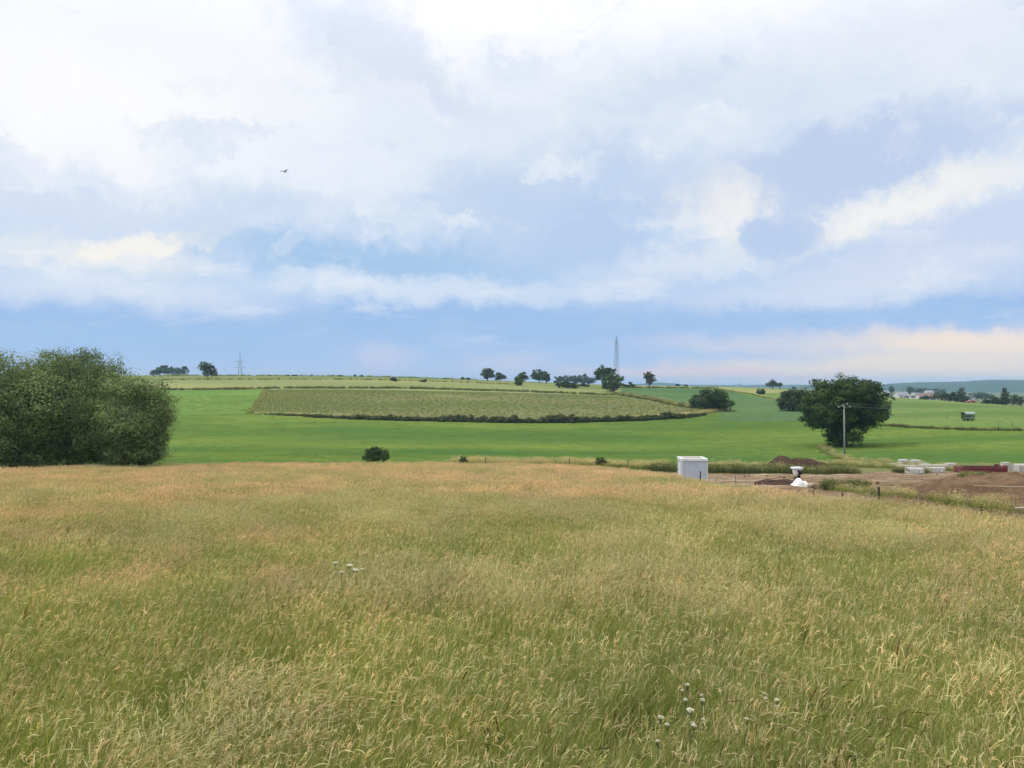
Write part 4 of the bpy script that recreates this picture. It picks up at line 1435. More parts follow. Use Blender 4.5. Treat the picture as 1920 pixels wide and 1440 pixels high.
def post(name, label, b, h, r=0.06, tilt=(0, 0), group=None, mat='darkwood'):
    g = Geo()
    g.tube([(0, 0, -.3), (tilt[0] * .5, tilt[1] * .5, h * .5), (tilt[0], tilt[1], h)], [r * 1.05, r, r * .9], 8)
    o = g.build(name, M[mat])
    o.location = b
    tag(o, label, 'post', group)
    return o


FP = 'fence posts at the yard edge'
for px, h, lab, rr in ((1245, 1.0, 'leftmost stake of the yard fence, left of the shed', .05), (1312, 1.15, 'dark post standing in front of the grey shed', .045), (1379, 1.15, 'pale thin stake right of the shed', .04),
                       (1418, .85, 'dark post in the grass between the shed and the white sheet', .045), (1525, .8, 'post just right of the white crumpled sheet', .038), (1581, .75, 'post below the dark green weed clump', .038),
                       (1650, 1.1, 'thickest dark post, beside the dark rubble heap', .055), (1737, .75, 'post in front of the left end of the brown bank', .038), (1838, .75, 'rightmost post, leaning before the brown bank', .038)):
    u = (px - 960) / FPX
    b = at(px, float(Ym(u)) + (0.6 if px > 1260 else 2))
    post('fence_post', lab, b, h, rr, (random.uniform(-.06, .06), random.uniform(-.05, .05)), FP, 'polewood' if px == 1379 else 'darkwood')
for px, Y, lab in ((910, 93, 'short dark stake in the rough grass at the centre of the meadow edge'), (1067, 90, 'thin stake in the rough grass left of the ragged shrub'), (1177, 84, 'thin stake in the rough grass right of the ragged shrub')):
    post('stake', lab, at(px, Y), 1.25, .05, (0.03, 0), None)
ORD = ['first', 'second', 'third', 'fourth', 'fifth', 'sixth', 'seventh', 'eighth', 'ninth', 'tenth', 'eleventh', 'twelfth', 'thirteenth', 'fourteenth', 'fifteenth', 'sixteenth', 'seventeenth', 'eighteenth', 'nineteenth', 'twentieth']
for k, px in enumerate((567, 590, 600, 608, 617, 624, 690, 712, 732, 752, 758, 775, 794, 812, 826, 848, 890, 903, 952, 1040)):
    c = crest(px)
    post('ridge_post', ORD[k] + ' thin fence post from the left on the ridge skyline', (c.x, c.y - 2, Hs(c.x, c.y - 2)), random.uniform(1.3, 1.8), .09, (0, 0), 'fence posts along the ridge skyline')
for k, (px, py) in enumerate(((1652, 806), (1776, 787), (1803, 806), (1872, 801), (1898, 800))):
    q = ground(px, py, 120)
    post('pasture_post', ORD[k] + ' thin fence post from the left in the grazed pasture', q, 1.3, .05, (0, 0), 'fence posts in the grazed pasture')


# ------------------------------------------------------------------ the shed
def shed():
    Y = 72.0
    k = Y / FPX
    x0, x1 = (1280 - 960) * k, (1328 - 960) * k
    zt = (HZ - 864) * k
    w = x1 - x0
    b = Vector(((x0 + x1) / 2, Y + 1.3, Hs((x0 + x1) / 2, Y)))
    h = zt - b.z + 0.05
    root = empty('shed', b, math.radians(-1.5))
    tag(root, 'grey flat roofed shed with white roof rim at the meadow edge', 'shed')
    dp = 2.4
    g = Geo()
    g.box((0, 0, h / 2 - .2), (w - .06, dp - .06, h + .2), bevel=.015)
    g.build('wall', M['shedgrey'], root)
    g = Geo()
    for s in (-1, 1):
        g.box((0, s * (dp / 2 - .11), h + .02), (w + .05, .28, .22), bevel=.012)
        g.box((s * (w / 2 - .10), 0, h + .023), (.286, dp - .50, .214), bevel=.012)
    rim = g.build('roof_rim', M['shedwhite'], root)
    g = Geo()
    g.box((0, 0, h + .07), (w - .4, dp - .5, .06))
    g.build('roof_gravel', M['gravel'], root)
    g = Geo()
    g.box((-w / 2 - .01, -.1, h * .42), (.04, 1.0, h * .74), bevel=.01)
    d = g.build('door', M['shedwhite'], root)
    g = Geo()
    g.box((-w / 2 - .05, .28, h * .45), (.05, .03, .16))
    g.build('handle', M['doorgrey'], d)
    for s in (-1, 1):
        g = Geo()
        g.box((s * (w / 2 - .02), -dp / 2 + .02, h / 2 - .1), (.06, .045, h - .1))
        g.build('corner_trim', M['shedwhite'], root)


shed()


# ------------------------------------------------------------------ earth heaps
def mound(name, label, cat, px0, px1, Y, hgt, depth, mat, seed, rough=0.35, nx=70, ny=34, lean=0.0, kind=None, taper=1.0):
    r = np.random.default_rng(seed)
    k = Y / FPX
    xa, xb = (px0 - 960) * k, (px1 - 960) * k
    c = Vector(((xa + xb) / 2, Y, Hs((xa + xb) / 2, Y)))
    U, Vv = np.meshgrid(np.linspace(-1, 1, nx), np.linspace(-1, 1, ny), indexing='ij')
    X, Yv = U * (xb - xa) / 2, Vv * depth / 2
    g = H(X + c.x, Yv + c.y) - c.z
    prof = np.clip(1 - np.abs(U) ** 3, 0, 1) ** 0.9 * np.clip(1 - np.abs(Vv) ** 2.2, 0, 1)
    n1 = fbm(X / (depth * .5) + seed * 3, Yv / (depth * .5), 4)
    n2 = fbm(X / 0.7 + seed, Yv / 0.7, 4)
    Z = g - 0.12 + prof * (hgt * (0.62 + 0.75 * (n1 - .25) + lean * U) + rough * (n2 - .5) * hgt)
    na, nr = U.shape
    V = np.stack([X, Yv, Z], -1).reshape(-1, 3)
    ia, ir = np.meshgrid(np.arange(na - 1), np.arange(nr - 1), indexing='ij')
    i0 = ia * nr + ir
    F = np.stack([i0, i0 + nr, i0 + nr + 1, i0 + 1], -1).reshape(-1, 4)
    o = link(name, np_mesh(name, V, F, smooth=True), M[mat])
    o.location = c
    tag(o, label, cat, kind=kind)
    return o


mound('earth_heap', 'dark brown earth heap at the pasture edge behind the weed bank', 'earth heap', 1433, 1562, 112, 1.9, 5.5, 'darksoil', 4)
mound('earth_heap', 'low brown earth hummock just left of the white sheet', 'earth heap', 1420, 1502, 54, 0.55, 4.5, 'darksoil', 7)
mound('earth_heap', 'long brown earth bank at the right edge behind the fence posts', 'earth heap', 1690, 2120, 44, 1.4, 10.0, 'soil', 9, 0.6, 190, 60, 0.12)
mound('rubble_heap', 'flat dark rubble heap behind the thickest fence post', 'rubble', 1630, 1685, 43, 0.42, 1.6, 'rubble', 12, 1.2, 50, 26)
mound('earth_heap', 'low pale earth ridge along the middle of the yard', 'earth heap', 1640, 1790, 66, 0.45, 3.5, 'yard', 14, 0.6)

# white sheet
r_ = np.random.default_rng(8)
b = at(1498, 50)
U, V_ = np.meshgrid(np.linspace(-1, 1, 46), np.linspace(-1, 1, 22), indexing='ij')
Xs, Ys = U * .72 + .26, V_ * .42
body = np.clip(1 - U ** 4, 0, 1) * np.clip(1 - V_ ** 2, 0, 1) ** .5
Zs = .02 + body * (.10 + .42 * np.exp(-((U + .5) / .34) ** 2) + .18 * np.exp(-((U - .15) / .35) ** 2)) * (0.75 + .7 * fbm(U * 4 + 3, V_ * 3, 3)) + .05 * fbm(U * 9, V_ * 9, 2)
na, nr = U.shape
ia, ir = np.meshgrid(np.arange(na - 1), np.arange(nr - 1), indexing='ij')
i0 = ia * nr + ir
o = link('plastic_sheet', np_mesh('plastic_sheet', np.stack([Xs, Ys, Zs], -1).reshape(-1, 3), np.stack([i0, i0 + nr, i0 + nr + 1, i0 + 1], -1).reshape(-1, 4), smooth=True), M['sheet'])
b.z += .04
o.location = b
o.rotation_euler = (0, math.radians(6), 0)
tag(o, 'white crumpled plastic sheet lying on the brown hummock', 'sheet')

# white tank on a dark stand
b = at(1494, 58)
root = empty('water_tank', b, 0.2)
tag(root, 'white tank with black patches on a dark stand above the white sheet', 'tank')
kz = 58 / FPX
zt = (HZ - 875.5) * kz - b.z
g = Geo()
g.box((0, 0, zt - .09), (.74, .6, .17), bevel=.05)
g.build('lid', M['white'], root, smooth=True)
g = Geo()
g.tube([(-.10, 0, zt - .70), (-.08, 0, zt - .55), (-.04, 0, zt - .32), (0, 0, zt - .16)], [.15, .20, .28, .33], 12)
g.build('body', M['white'], root, smooth=True)
g = Geo()
g.tube([(-.12, -.27, zt - .20), (.04, -.26, zt - .30), (.16, -.20, zt - .46), (.10, -.12, zt - .64), (.04, -.1, zt - .74)], [.06, .13, .17, .15, .08], 8)
g.build('black_patch', M['black'], root, smooth=True)
g = Geo()
g.box((0, 0, zt * .5 - .42), (.34, .34, max(.3, zt - .66)), bevel=.02)
g.build('stand', M['darkwood'], root)
# brownish sack by the sheet
g = Geo()
g.box((0, 0, .14), (.42, .34, .26), bevel=.09)
o = g.build('sack', M['paleboard'], None, smooth=True)
b = at(1521, 49.5)
o.location = (b.x, b.y, b.z + .02)
o.rotation_euler = (0, 0, .4)
tag(o, 'small tan sack lying at the right end of the white sheet', 'sack')


# ------------------------------------------------------------------ concrete pieces in the yard
def bored_block(name, label, px0, px1, py_base, Y, h, dep, rz, mat='concrete', group=None, socket=True):
    """square section concrete pipe lying down, round bore along its length, open end to the right"""
    k = Y / FPX
    L = (px1 - px0) * k
    b = at((px0 + px1) / 2, Y)
    root = empty(name, b, rz)
    tag(root, label, 'concrete pipe', group)
    bm = bmesh.new()
    n = 24
    rings = []
    for x, r_out, r_in in ((-L / 2, 1.0, .62), (L / 2, 1.0, .62)):
        o_, i_ = [], []
        for q in range(n):
            a = 2 * PI * q / n
            m = max(abs(math.cos(a)), abs(math.sin(a)))
            e = 0.5 * h * min(1.0 / m, 1.28)
            o_.append(bm.verts.new((x, math.cos(a) * e * dep / h, h / 2 + math.sin(a) * e)))
            i_.append(bm.verts.new((x, math.cos(a) * .31 * h * dep / h, h / 2 + math.sin(a) * .31 * h)))
        rings.append((o_, i_))
    (o0, i0), (o1, i1) = rings
    for q in range(n):
        w = (q + 1) % n
        bm.faces.new((o0[q], o0[w], o1[w], o1[q]))
        bm.faces.new((i0[q], i1[q], i1[w], i0[w]))
        bm.faces.new((o0[q], i0[q], i0[w], o0[w]))
        bm.faces.new((o1[q], o1[w], i1[w], i1[q]))
    g = Geo()
    g.bm.free()
    g.bm = bm
    g.build('pipe_body', M[mat], root)
    # socket ring around the open end facing the camera
    g = Geo()
    c0 = Vector((L / 2 - h * .55, -dep / 2 - .012, h / 2))
    pts = [c0 + Vector((math.cos(a) * .27 * h, 0, math.sin(a) * .27 * h)) for a in np.linspace(0, 2 * PI, 17)]
    g.tube(pts, .055 * h, 6, cap=False)
    s = g.build('socket_ring', M['concrete_grey'], root, smooth=True)
    g = Geo()
    g.tube([c0 + Vector((0, -.01, 0)), c0 + Vector((0, -.03, 0))], .2 * h, 14)
    g.build('socket_plug', M['white'], s)
    return root


CP = 'concrete pipes stacked in the yard'
bored_block('concrete_pipe', 'long front concrete pipe nearest the earth yard', 1700, 1768, 884, 100, .8, .8, -.05, 'concrete', CP)
bored_block('concrete_pipe', 'concrete pipe with round socket behind the long front one', 1722, 1774, 878, 106, .85, .85, -.05, 'concrete', CP)
bored_block('concrete_pipe', 'short concrete pipe at the right end of the stack by the red container', 1770, 1788, 879, 108, .95, 1.0, -.05, 'concrete', CP)
bored_block('concrete_pipe', 'weedy concrete pipe end at the left front of the stack', 1704, 1730, 888, 97, .75, .8, -.05, 'concrete', CP)


def slab(name, label, cat, px0, px1, Y, h, dep, mat='concrete', rz=0.0, z0=0.0, bevel=.08, group=None, shape=None):
    k = Y / FPX
    b = at((px0 + px1) / 2, Y)
    g = Geo()
    w = (px1 - px0) * k
    if shape == 'cut':
        g.prism([(-w / 2, 0), (w / 2, 0), (w / 2, h * .55), (w * .22, h), (-w / 2, h)], dep)
    else:
        g.box((0, 0, h / 2), (w, dep, h), bevel=bevel)
    o = g.build(name, M[mat])
    o.location = (b.x, b.y, b.z - .05 + z0)
    o.rotation_euler = (0, 0, rz)
    tag(o, label, cat, group)
    return o


slab('concrete_block', 'left one of two upright rounded concrete blocks behind the pipes', 'block', 1686, 1701, 112, 1.2, 1.0, bevel=.16)
slab('concrete_block', 'right one of two upright rounded concrete blocks behind the pipes', 'block', 1709, 1724, 112, 1.15, 1.0, bevel=.16)
slab('concrete_slab', 'flat pale slab at the far left of the pipe stack', 'slab', 1669, 1684, 113, .5, 1.0)
slab('concrete_slab', 'flat slab under the left upright block', 'slab', 1684, 1716, 109, .6, 1.2)
slab('concrete_block', 'bluish grey block right of the upright blocks', 'block', 1726, 1741, 111, .75, 1.0, 'concrete_grey')
slab('concrete_block', 'notched concrete block touching the right end of the red container', 'block', 1880, 1895, 106, 1.25, 1.1, shape='cut')
slab('concrete_block', 'large rounded concrete block cut off by the right edge of the photo', 'block', 1904, 1930, 103, 1.2, 1.2, bevel=.22)
slab('concrete_slab', 'white slab below the dark earth heap in the weed bank', 'slab', 1561, 1579, 104, .5, .9)
slab('concrete_slab', 'half buried pale slab right of the white slab in the weed bank', 'slab', 1585, 1602, 103, .45, .9)


def container():
    Y = 101
    k = Y / FPX
    b = at(1838, Y)
    L = 83 * k
    root = empty('red_container', b, math.radians(-4))
    tag(root, 'long low red steel container with ribbed end on the yard', 'container')
    h = 0.86
    g = Geo()
    for s in (-1, 1):
        g.box((0, s * .95, h / 2 + .02), (L - .1, .06, h - .1))
    g.box((0, 0, .08), (L - .12, 1.84, .08))
    g.build('side_wall', M['redsteel'], root)
    g = Geo()
    for s in (-1, 1):
        g.box((0, s * .955, h - .03), (L, .13, .10), bevel=.015)
        g.box((0, s * .955, .07), (L, .12, .12), bevel=.015)
    g.build('rail', M['redtrim'], root)
    for i in range(11):
        g = Geo()
        g.box((-L / 2 + .55 + i * (L - .7) / 10, -1.0, h / 2 + .01), (.09, .07, h - .24))
        g.build('rib', M['redsteel'], root)
    g = Geo()
    g.box((-L / 2 + .20, 0, h / 2), (.40, 2.02, h + .06), bevel=.03)
    g.build('front_end', M['redtrim'], root)
    g = Geo()
    g.box((L / 2 - .02, 0, h / 2 + .05), (.10, 1.98, h + .1), bevel=.02)
    g.box((L / 2 - .32, -.98, h + .12), (.62, .09, .32), bevel=.02)
    g.box((L / 2 - .32, .98, h + .12), (.62, .09, .32), bevel=.02)
    g.build('rear_end', M['redtrim'], root)


container()

# long pale pole and board on the brown bank
a, e = at(1826, 41.5), at(1990, 38.0)
a.z += .62
e.z += .72
g = Geo()
g.tube([(0, 0, 0), ((e.x - a.x) * .5, (e.y - a.y) * .5, (e.z - a.z) * .5 - .03), tuple(e - a)], .022, 7)
o = g.build('pole_on_bank', M['paleboard'], None, True)
o.location = a
tag(o, 'long thin pale pole lying across the brown earth bank', 'pole')
g = Geo()
g.box((0, 0, .04), (1.1, .18, .06), bevel=.01)
o = g.build('board', M['paleboard'])
b = at(1930, 31)
o.location = (b.x, b.y, b.z + .25)
tag(o, 'short pale board at the right edge below the brown bank', 'board')

# stones and clods scattered over the yard, too many to count
r_ = np.random.default_rng(77)
vs, fs, k0 = [], [], 0
ico = bmesh.new()
bmesh.ops.create_icosphere(ico, subdivisions=1, radius=1.0)
iv = np.array([v.co for v in ico.verts])
jf = np.array([[v.index for v in f.verts] for f in ico.faces])
ico.free()
for _ in range(420):
    px = r_.uniform(1340, 1990)
    Yc = r_.uniform(44, 100)
    u = (px - 960) / FPX
    if Yc < Ym(u) + 2: continue
    b = at(px, Yc)
    s = r_.uniform(.03, .12) * r_.uniform(.5, 1.4)
    vs.append(iv * r_.uniform(.6, 1.2, (len(iv), 1)) * np.array([s * 1.3, s, s * .7]) + np.array(b) + np.array([0, 0, s * .2]))
    fs.append(jf + k0)
    k0 += len(iv)
o = link('clods', np_mesh('clods', np.vstack(vs), np.vstack(fs)), M['soil'])
tag(o, 'scattered clods and stones over the bare yard', 'clods', kind='stuff')


# ------------------------------------------------------------------ pasture things: trailer, cows, car
def trailer():
    q = ground(1815, 789, 120)
    k = q.y / FPX
    W, Hh = 23 * k, 17 * k
    root = empty('feed_trailer', q, math.radians(8))
    tag(root, 'small livestock feed trailer with pale curved roof in the grazed pasture', 'trailer')
    fl = Hh * .12
    g = Geo()
    g.box((0, 0, fl + .05), (W * .86, 1.5, .10))
    g.build('floor', M['trailgreen'], root)
    n = 9
    for i in range(n):
        for s in (-1, 1):
            g = Geo()
            g.box((-W * .41 + i * W * .82 / (n - 1), s * .74, fl + Hh * .34), (W * .07, .05, Hh * .5))
            g.build('board', M['trailgreen'], root)
    g = Geo()
    for s in (-1, 1):
        g.box((0, s * .78, fl + Hh * .58), (W * .88, .05, Hh * .09))
        g.box((0, s * .78, fl + Hh * .22), (W * .88, .05, Hh * .07))
    g.build('rail', M['trailroof'], root)
    g = Geo()
    prof = [(x, fl + Hh * .62 + Hh * .24 * math.sqrt(max(0, 1 - (x / .98) ** 2))) for x in np.linspace(-.98, .98, 13)]
    inner = [(x * .95, z - .05) for x, z in prof[::-1]]
    g.prism(prof + inner, W * .92, (0, 0, 0), PI / 2)
    roof = g.build('roof', M['trailroof'], root)
    g = Geo()
    g.box((-W * .52, 0, fl + Hh * .70), (W * .18, 1.5, .05), rot=Matrix.Rotation(.35, 4, 'Y'))
    g.build('lifted_flap', M['darkwood'], roof)
    for sx in (-.2, .2):
        for s in (-1, 1):
            g = Geo()
            g.tube([(sx * W, s * .62, .27), (sx * W, s * .82, .27)], .28, 14)
            g.build('wheel', M['rubber'], root, smooth=False)
    g = Geo()
    g.tube([(-W * .43, 0, fl), (-W * .72, 0, .2)], .05, 6)
    g.build('drawbar', M['trailroof'], root)
    # trampled bare patch round the trailer
    mound('bare_patch', 'trampled brown earth patch under the feed trailer', 'bare earth', 1797, 1832, q.y - .8, .14, 3.2, 'soil', 17, 0.3, 30, 18)


trailer()


def cow(label, px, py_off, facing, seed):
    c = crest(px, 200, 450)
    q = Vector((c.x, c.y - 3, Hs(c.x, c.y - 3)))
    me = bpy.data.meshes.new('cow')
    V = [(-.75, 0, 1.18), (-.25, 0, 1.12), (.3, 0, 1.12), (.72, 0, 1.22), (1.02, 0, 1.32), (1.28, 0, 1.28), (1.52, 0, 1.12),
         (-.72, .2, .95), (-.80, .2, .55), (-.74, .2, .02), (-.72, -.2, .95), (-.80, -.2, .55), (-.74, -.2, .02),
         (.62, .2, .85), (.60, .2, .45), (.62, .2, .02), (.62, -.2, .85), (.60, -.2, .45), (.62, -.2, .02),
         (-.98, 0, 1.25), (-1.06, 0, .75), (1.26, .2, 1.36), (1.26, -.2, 1.36)]
    E = [(0, 1), (1, 2), (2, 3), (3, 4), (4, 5), (5, 6), (0, 7), (7, 8), (8, 9), (0, 10), (10, 11), (11, 12), (2, 13), (13, 14), (14, 15), (2, 16), (16, 17), (17, 18), (0, 19), (19, 20), (5, 21), (5, 22)]
    Rr = [.34, .40, .40, .33, .2, .17, .11, .17, .09, .06, .17, .09, .06, .15, .08, .06, .15, .08, .06, .06, .03, .05, .05]
    me.from_pydata(V, E, [])
    o = link('cow', me, M['cow'])
    md = o.modifiers.new('skin', 'SKIN')
    for i, sv in enumerate(me.skin_vertices[0].data):
        sv.radius = (Rr[i], Rr[i])
        sv.use_root = (i == 1)
    ss = o.modifiers.new('sub', 'SUBSURF')
    ss.levels = ss.render_levels = 1
    o.location = q
    o.rotation_euler = (0, 0, facing)
    tag(o, label, 'cow', 'cows on the pasture skyline')


cow('black and white cow seen side on at the skyline of the grazed pasture', 1706, 0, PI + .3, 1)
cow('cow seen end on just left of the side on cow', 1696, 0, PI * .55, 2)


def car():
    c = crest(1827, 200, 420)
    q = Vector((c.x, c.y + 3, Hs(c.x, c.y + 3) - .05))
    root = empty('red_car', q, math.radians(172))
    tag(root, 'red car half hidden behind the skyline of the grazed pasture', 'car')
    g = Geo()
    g.prism([(-2.05, .28), (2.0, .28), (2.05, .62), (1.9, .78), (1.0, .93), (.35, 1.42), (-1.0, 1.46), (-1.75, .98), (-2.05, .9)], 1.66)
    bmesh.ops.bevel(g.bm, geom=list(g.bm.edges), offset=.05, segments=2, affect='EDGES')
    g.build('body', M['carred'], root, smooth=False)
    for s in (-1, 1):
        y = s * .835
        g = Geo()
        g.quad((.85, y, .95), (.30, y, 1.34), (-.95, y, 1.38), (-1.5, y, .98))
        g.build('side_window', M['glass'], root)
    g = Geo()
    g.quad((1.0, -.7, .96), (1.0, .7, .96), (.40, .66, 1.41), (.40, -.66, 1.41))
    g.build('windscreen', M['glass'], root)
    for x in (-1.25, 1.3):
        for s in (-1, 1):
            g = Geo()
            g.tube([(x, s * .66, .31), (x, s * .87, .31)], .31, 16)
            w = g.build('wheel', M['rubber'], root)
            g = Geo()
            g.tube([(x, s * .85, .31), (x, s * .885, .31)], .18, 12)
            g.build('rim', M['steel'], w)
    for s in (-1, 1):
        g = Geo()
        g.box((2.03, s * .6, .68), (.06, .3, .13), bevel=.02)
        g.build('headlight', M['white'], root)


car()


# ------------------------------------------------------------------ village and far block
def house(label, px, Y, w, d, wall_h, roof_h, roof, rz):
    b = at(px, Y)
    root = empty('village_house', b, rz)
    tag(root, label, 'house', 'houses of the village beyond the pasture')
    g = Geo()
    g.box((0, 0, wall_h / 2 - .5), (w, d, wall_h + 1))
    wl = g.build('wall', M['wall'], root)
    g = Geo()
    g.prism([(-d / 2, wall_h), (d / 2, wall_h), (0, wall_h + roof_h)], w - .02, (0, 0, 0), PI / 2)
    g.build('gable', M['wall'], root)
    g = Geo()
    for s in (-1, 1):
        y0, z0, y1, z1 = s * (d / 2 + .5), wall_h - .35 * roof_h / (d / 2) * 1.2, 0, wall_h + roof_h
        g.bm.faces.new([g.bm.verts.new(v) for v in ((-w / 2 - .4, y0, z0 + .25), (w / 2 + .4, y0, z0 + .25), (w / 2 + .4, y1, z1 + .25), (-w / 2 - .4, y1, z1 + .25))])
        g.bm.faces.new([g.bm.verts.new(v) for v in ((-w / 2 - .4, y0, z0), (w / 2 + .4, y0, z0), (w / 2 + .4, y1, z1), (-w / 2 - .4, y1, z1))])
        g.bm.faces.new([g.bm.verts.new(v) for v in ((-w / 2 - .4, y0, z0), (w / 2 + .4, y0, z0), (w / 2 + .4, y0, z0 + .25), (-w / 2 - .4, y0, z0 + .25))])
    rf = g.build('roof', M[roof], root)
    g = Geo()
    g.box((w * .2, 0, wall_h + roof_h), (.9, .9, 1.8))
    g.build('chimney', M['roofred'], rf)
    for i in range(3):
        g = Geo()
        g.box((-w * .3 + i * w * .3, -d / 2 - .02, wall_h * .5), (1.3, .08, 1.4))
        g.build('window', M['window'], root)


for lab, px, Y, w, d, wh, rh, rf, rz in (
        ('leftmost pale village house beside the large tree', 1660, 800, 9, 8, 4.6, 3.4, 'roofgrey', .5),
        ('village house with broad pale grey roof left of centre', 1690, 830, 13, 9, 4.4, 3.6, 'roofgrey', .2),
        ('smaller village house with grey gable near the black and white cow', 1699, 860, 9, 8, 5.0, 3.4, 'roofgrey', 1.1),
        ('white village house in the gap right of the cows', 1716, 900, 9, 7, 5.2, 2.6, 'roofgrey', .1),
        ('reddish roofed village house left of the dark tree row', 1730, 800, 12, 8, 4.2, 3.2, 'roofred', .15),
        ('pink roofed village house half hidden by the dark tree row', 1743, 820, 11, 8, 4.6, 3.0, 'roofred', -.1),
        ('tall pale village house behind the pink roofed one', 1741, 1000, 9, 8, 9.0, 3.0, 'roofgrey', .1),
        ('pale house in the trees between poplar and red car', 1818, 1000, 16, 8, 4.2, 3.0, 'roofgrey', .1)):
    house(lab, px, Y, w, d, wh, rh, rf, rz)
b = at(1386.5, 5200)
root = empty('tower_block', b)
tag(root, 'tiny bluish tower block on the far horizon right of centre', 'building')
g = Geo()
g.box((0, 0, 12), (30, 18, 26))
g.build('wall', M['concrete_grey'], root)
g = Geo()
g.box((4, 0, 26.5), (10, 8, 3))
g.build('roof_house', M['concrete_grey'], root)


# ------------------------------------------------------------------ bird
def bird():
    D = 112.0
    k = D / FPX
    p = Vector(((534 - 960) * k, D, (HZ - 322) * k))
    V, F = [], []

    def ring(c, ry, rz, n=8):
        s = len(V)
        for i in range(n):
            a = 2 * PI * i / n
            V.append((c[0], c[1] + math.cos(a) * ry, c[2] + math.sin(a) * rz))
        return s
    secs = [(-.26, .01, .012), (-.2, .045, .045), (-.1, .07, .07), (.05, .075, .07), (.16, .05, .05), (.22, .055, .055), (.27, .035, .035), (.31, .008, .008)]
    st = [ring((x, 0, 0), a, b_) for x, a, b_ in secs]
    for a, b_ in zip(st, st[1:]):
        for i in range(8):
            F.append((a + i, a + (i + 1) % 8, b_ + (i + 1) % 8, b_ + i))
    for s in (-1, 1):
        spans = [(0.03, .14, -.10, .03), (.22, .15, -.13, .16), (.42, .10, -.15, .20), (.58, -.02, -.16, .12)]
        o0 = len(V)
        for y, xf, xb, z in spans:
            V.extend([(xf, s * y, z + .012), (xb, s * y, z), (xf, s * y, z - .006), (xb, s * y, z - .01)])
        for i in range(3):
            a, b_ = o0 + 4 * i, o0 + 4 * i + 4
            F.extend([(a, a + 1, b_ + 1, b_), (a + 2, b_ + 2, b_ + 3, a + 3), (a, b_, b_ + 2, a + 2), (a + 1, a + 3, b_ + 3, b_ + 1)])
        F.append((o0 + 12, o0 + 13, o0 + 15, o0 + 14))
    t = len(V)
    V.extend([(-.2, -.03, .01), (-.2, .03, .01), (-.46, .08, -.01), (-.46, -.08, -.01), (-.2, -.03, -.01), (-.2, .03, -.01), (-.46, .08, -.022), (-.46, -.08, -.022)])
    F.extend([(t, t + 1, t + 2, t + 3), (t + 4, t + 7, t + 6, t + 5), (t + 2, t + 6, t + 7, t + 3), (t, t + 3, t + 7, t + 4), (t + 1, t + 5, t + 6, t + 2)])
    me = bpy.data.meshes.new('bird')
    me.from_pydata(V, [], F)
    o = link('bird', me, M['bird'])
    o.location = p
    o.scale = (1.25, 1.25, 1.25)
    o.rotation_euler = (math.radians(-22), math.radians(-12), math.radians(140))
    tag(o, 'dark bird flying alone in the cloudy sky', 'bird')


bird()


# ------------------------------------------------------------------ white umbels in the meadow
def umbel_plant(name, label, px, py, hgt, width, mat, group, seed, heads=1, lean=0.05):
    """umbellifer whose top is seen at the pixel; grows from the ground below it"""
    r = np.random.default_rng(seed)
    u = (px - 960) / FPX
    Ys = np.linspace(4.5, 30, 600)
    d = np.abs(H(u * Ys, Ys) + hgt - (HZ - py) / FPX * Ys)
    Yc = float(Ys[int(np.argmin(d))])
    b = at(px, Yc)
    root = empty(name, b, r.uniform(0, 6))
    tag(root, label, 'flower', group)
    g = Geo()
    g.tube([(0, 0, -.05), (lean * .2, 0, hgt * .5), (0, 0, hgt - .04)], [.006, .005, .0035], 6)
    st = g.build('stem', M['stalk'], root, True)
    for hI in range(heads):
        o_ = Vector((0, 0, hgt)) if hI == 0 else Vector((r.normal(0, width * .9), r.normal(0, width * .9), hgt - r.uniform(.03, .14)))
        w = width * (1 if hI == 0 else r.uniform(.5, .8))
        g = Geo()
        for i in range(9):
            a = 2 * PI * i / 9
            g.tube([o_ + Vector((0, 0, -.06)), o_ + Vector((math.cos(a) * w * .38, math.sin(a) * w * .38, -.008))], .0016, 4, cap=False)
        if hI:
            g.tube([(0, 0, hgt - .28), tuple(o_ + Vector((0, 0, -.06)))], .003, 5)
        g.build('ray', M['stalk'], st)
        g = Geo()
        for i in range(26):
            q = w * .5 * math.sqrt((i + .5) / 26)
            a = i * 2.4
            c = o_ + Vector((math.cos(a) * q, math.sin(a) * q, .012 - .05 * (q / w) ** 2 + r.normal(0, .003)))
            m = Matrix.Translation(c) @ Matrix.Diagonal((w * .10, w * .10, w * .045, 1))
            bmesh.ops.create_icosphere(g.bm, subdivisions=1, radius=1.0, matrix=m)
        g.build('umbel', M[mat], root, True)
    return root


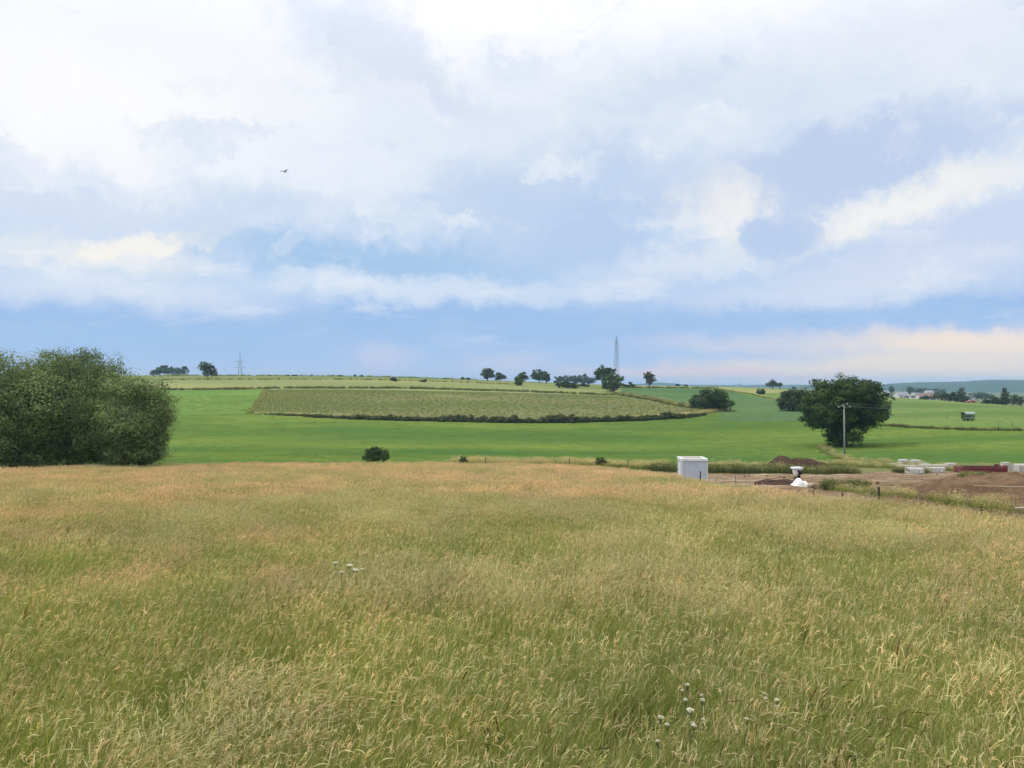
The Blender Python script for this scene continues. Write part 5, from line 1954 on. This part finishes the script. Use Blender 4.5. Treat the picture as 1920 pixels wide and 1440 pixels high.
HG = 'greenish umbels left of the meadow centre'
for k, (px, py, h, w, lab, hd) in enumerate((
        (655, 1060, 1.0, .15, 'largest greenish white umbel of the group left of the meadow centre', 2), (629, 1055, .98, .12, 'leftmost pale umbel of the group left of the meadow centre', 1),
        (668, 1069, .95, .13, 'umbel just below and right of the largest greenish one', 1), (679, 1067, .95, .09, 'rightmost small umbel of the group left of the meadow centre', 1), (641, 1073, .93, .10, 'lowest umbel of the group left of the meadow centre', 1))):
    umbel_plant('hogweed', lab, px, py, h - .1, w * .8, 'umbel', HG, 200 + k, hd)
WC = 'white flower heads at the lower right of the meadow'
for k, (px, py, w, lab) in enumerate((
        (1289, 1285, .065, 'topmost white flower head of the lower right group'), (1279, 1295, .05, 'small white flower head just below the topmost one'), (1315, 1302, .05, 'faint white flower head right of the topmost one'),
        (1285, 1313, .06, 'flat white flower head in the second row of the lower right group'), (1317, 1313, .065, 'wide white flower head right in the second row of the lower right group'), (1294, 1331, .10, 'densest cluster of white flowers in the lower right group'),
        (1239, 1343, .075, 'leftmost white flower head of the lower right group'), (1251, 1358, .065, 'round greenish white flower head below the leftmost one'), (1300, 1360, .05, 'small flower head below the densest cluster'),
        (1233, 1390, .05, 'lowest small flower head near the bottom of the group'), (1433, 1301, .06, 'round white flower head alone on the right'), (1435, 1308, .055, 'curved white flower head below the round one on the right'),
        (1456, 1312, .07, 'ragged white flower head far right in the lower group'), (1457, 1325, .06, 'rounded flower head below the ragged far right one'), (1400, 1347, .05, 'slanting white flower head between the two flower groups'))):
    umbel_plant('wild_carrot', lab, px, py, .64, w * .66, 'petal', WC, 230 + k, 1 if w < .09 else 4)

# ------------------------------------------------------------------ air
def haze():
    g = Geo()
    g.box((0, 0, 15), (14400, 14400, 100))
    m = bpy.data.materials.new('haze')
    m.use_nodes = True
    T = NT(m.node_tree)
    T.n.clear()
    out = T.node('ShaderNodeOutputMaterial')
    v = T.node('ShaderNodeVolumePrincipled')
    v.inputs['Color'].default_value = (.42, .64, .92, 1)
    v.inputs['Density'].default_value = 0.00014
    T.l.new(v.outputs[0], out.inputs['Volume'])
    o = g.build('haze', m)
    tag(o, 'thin blue haze over the whole countryside', 'haze', kind='stuff')


haze()
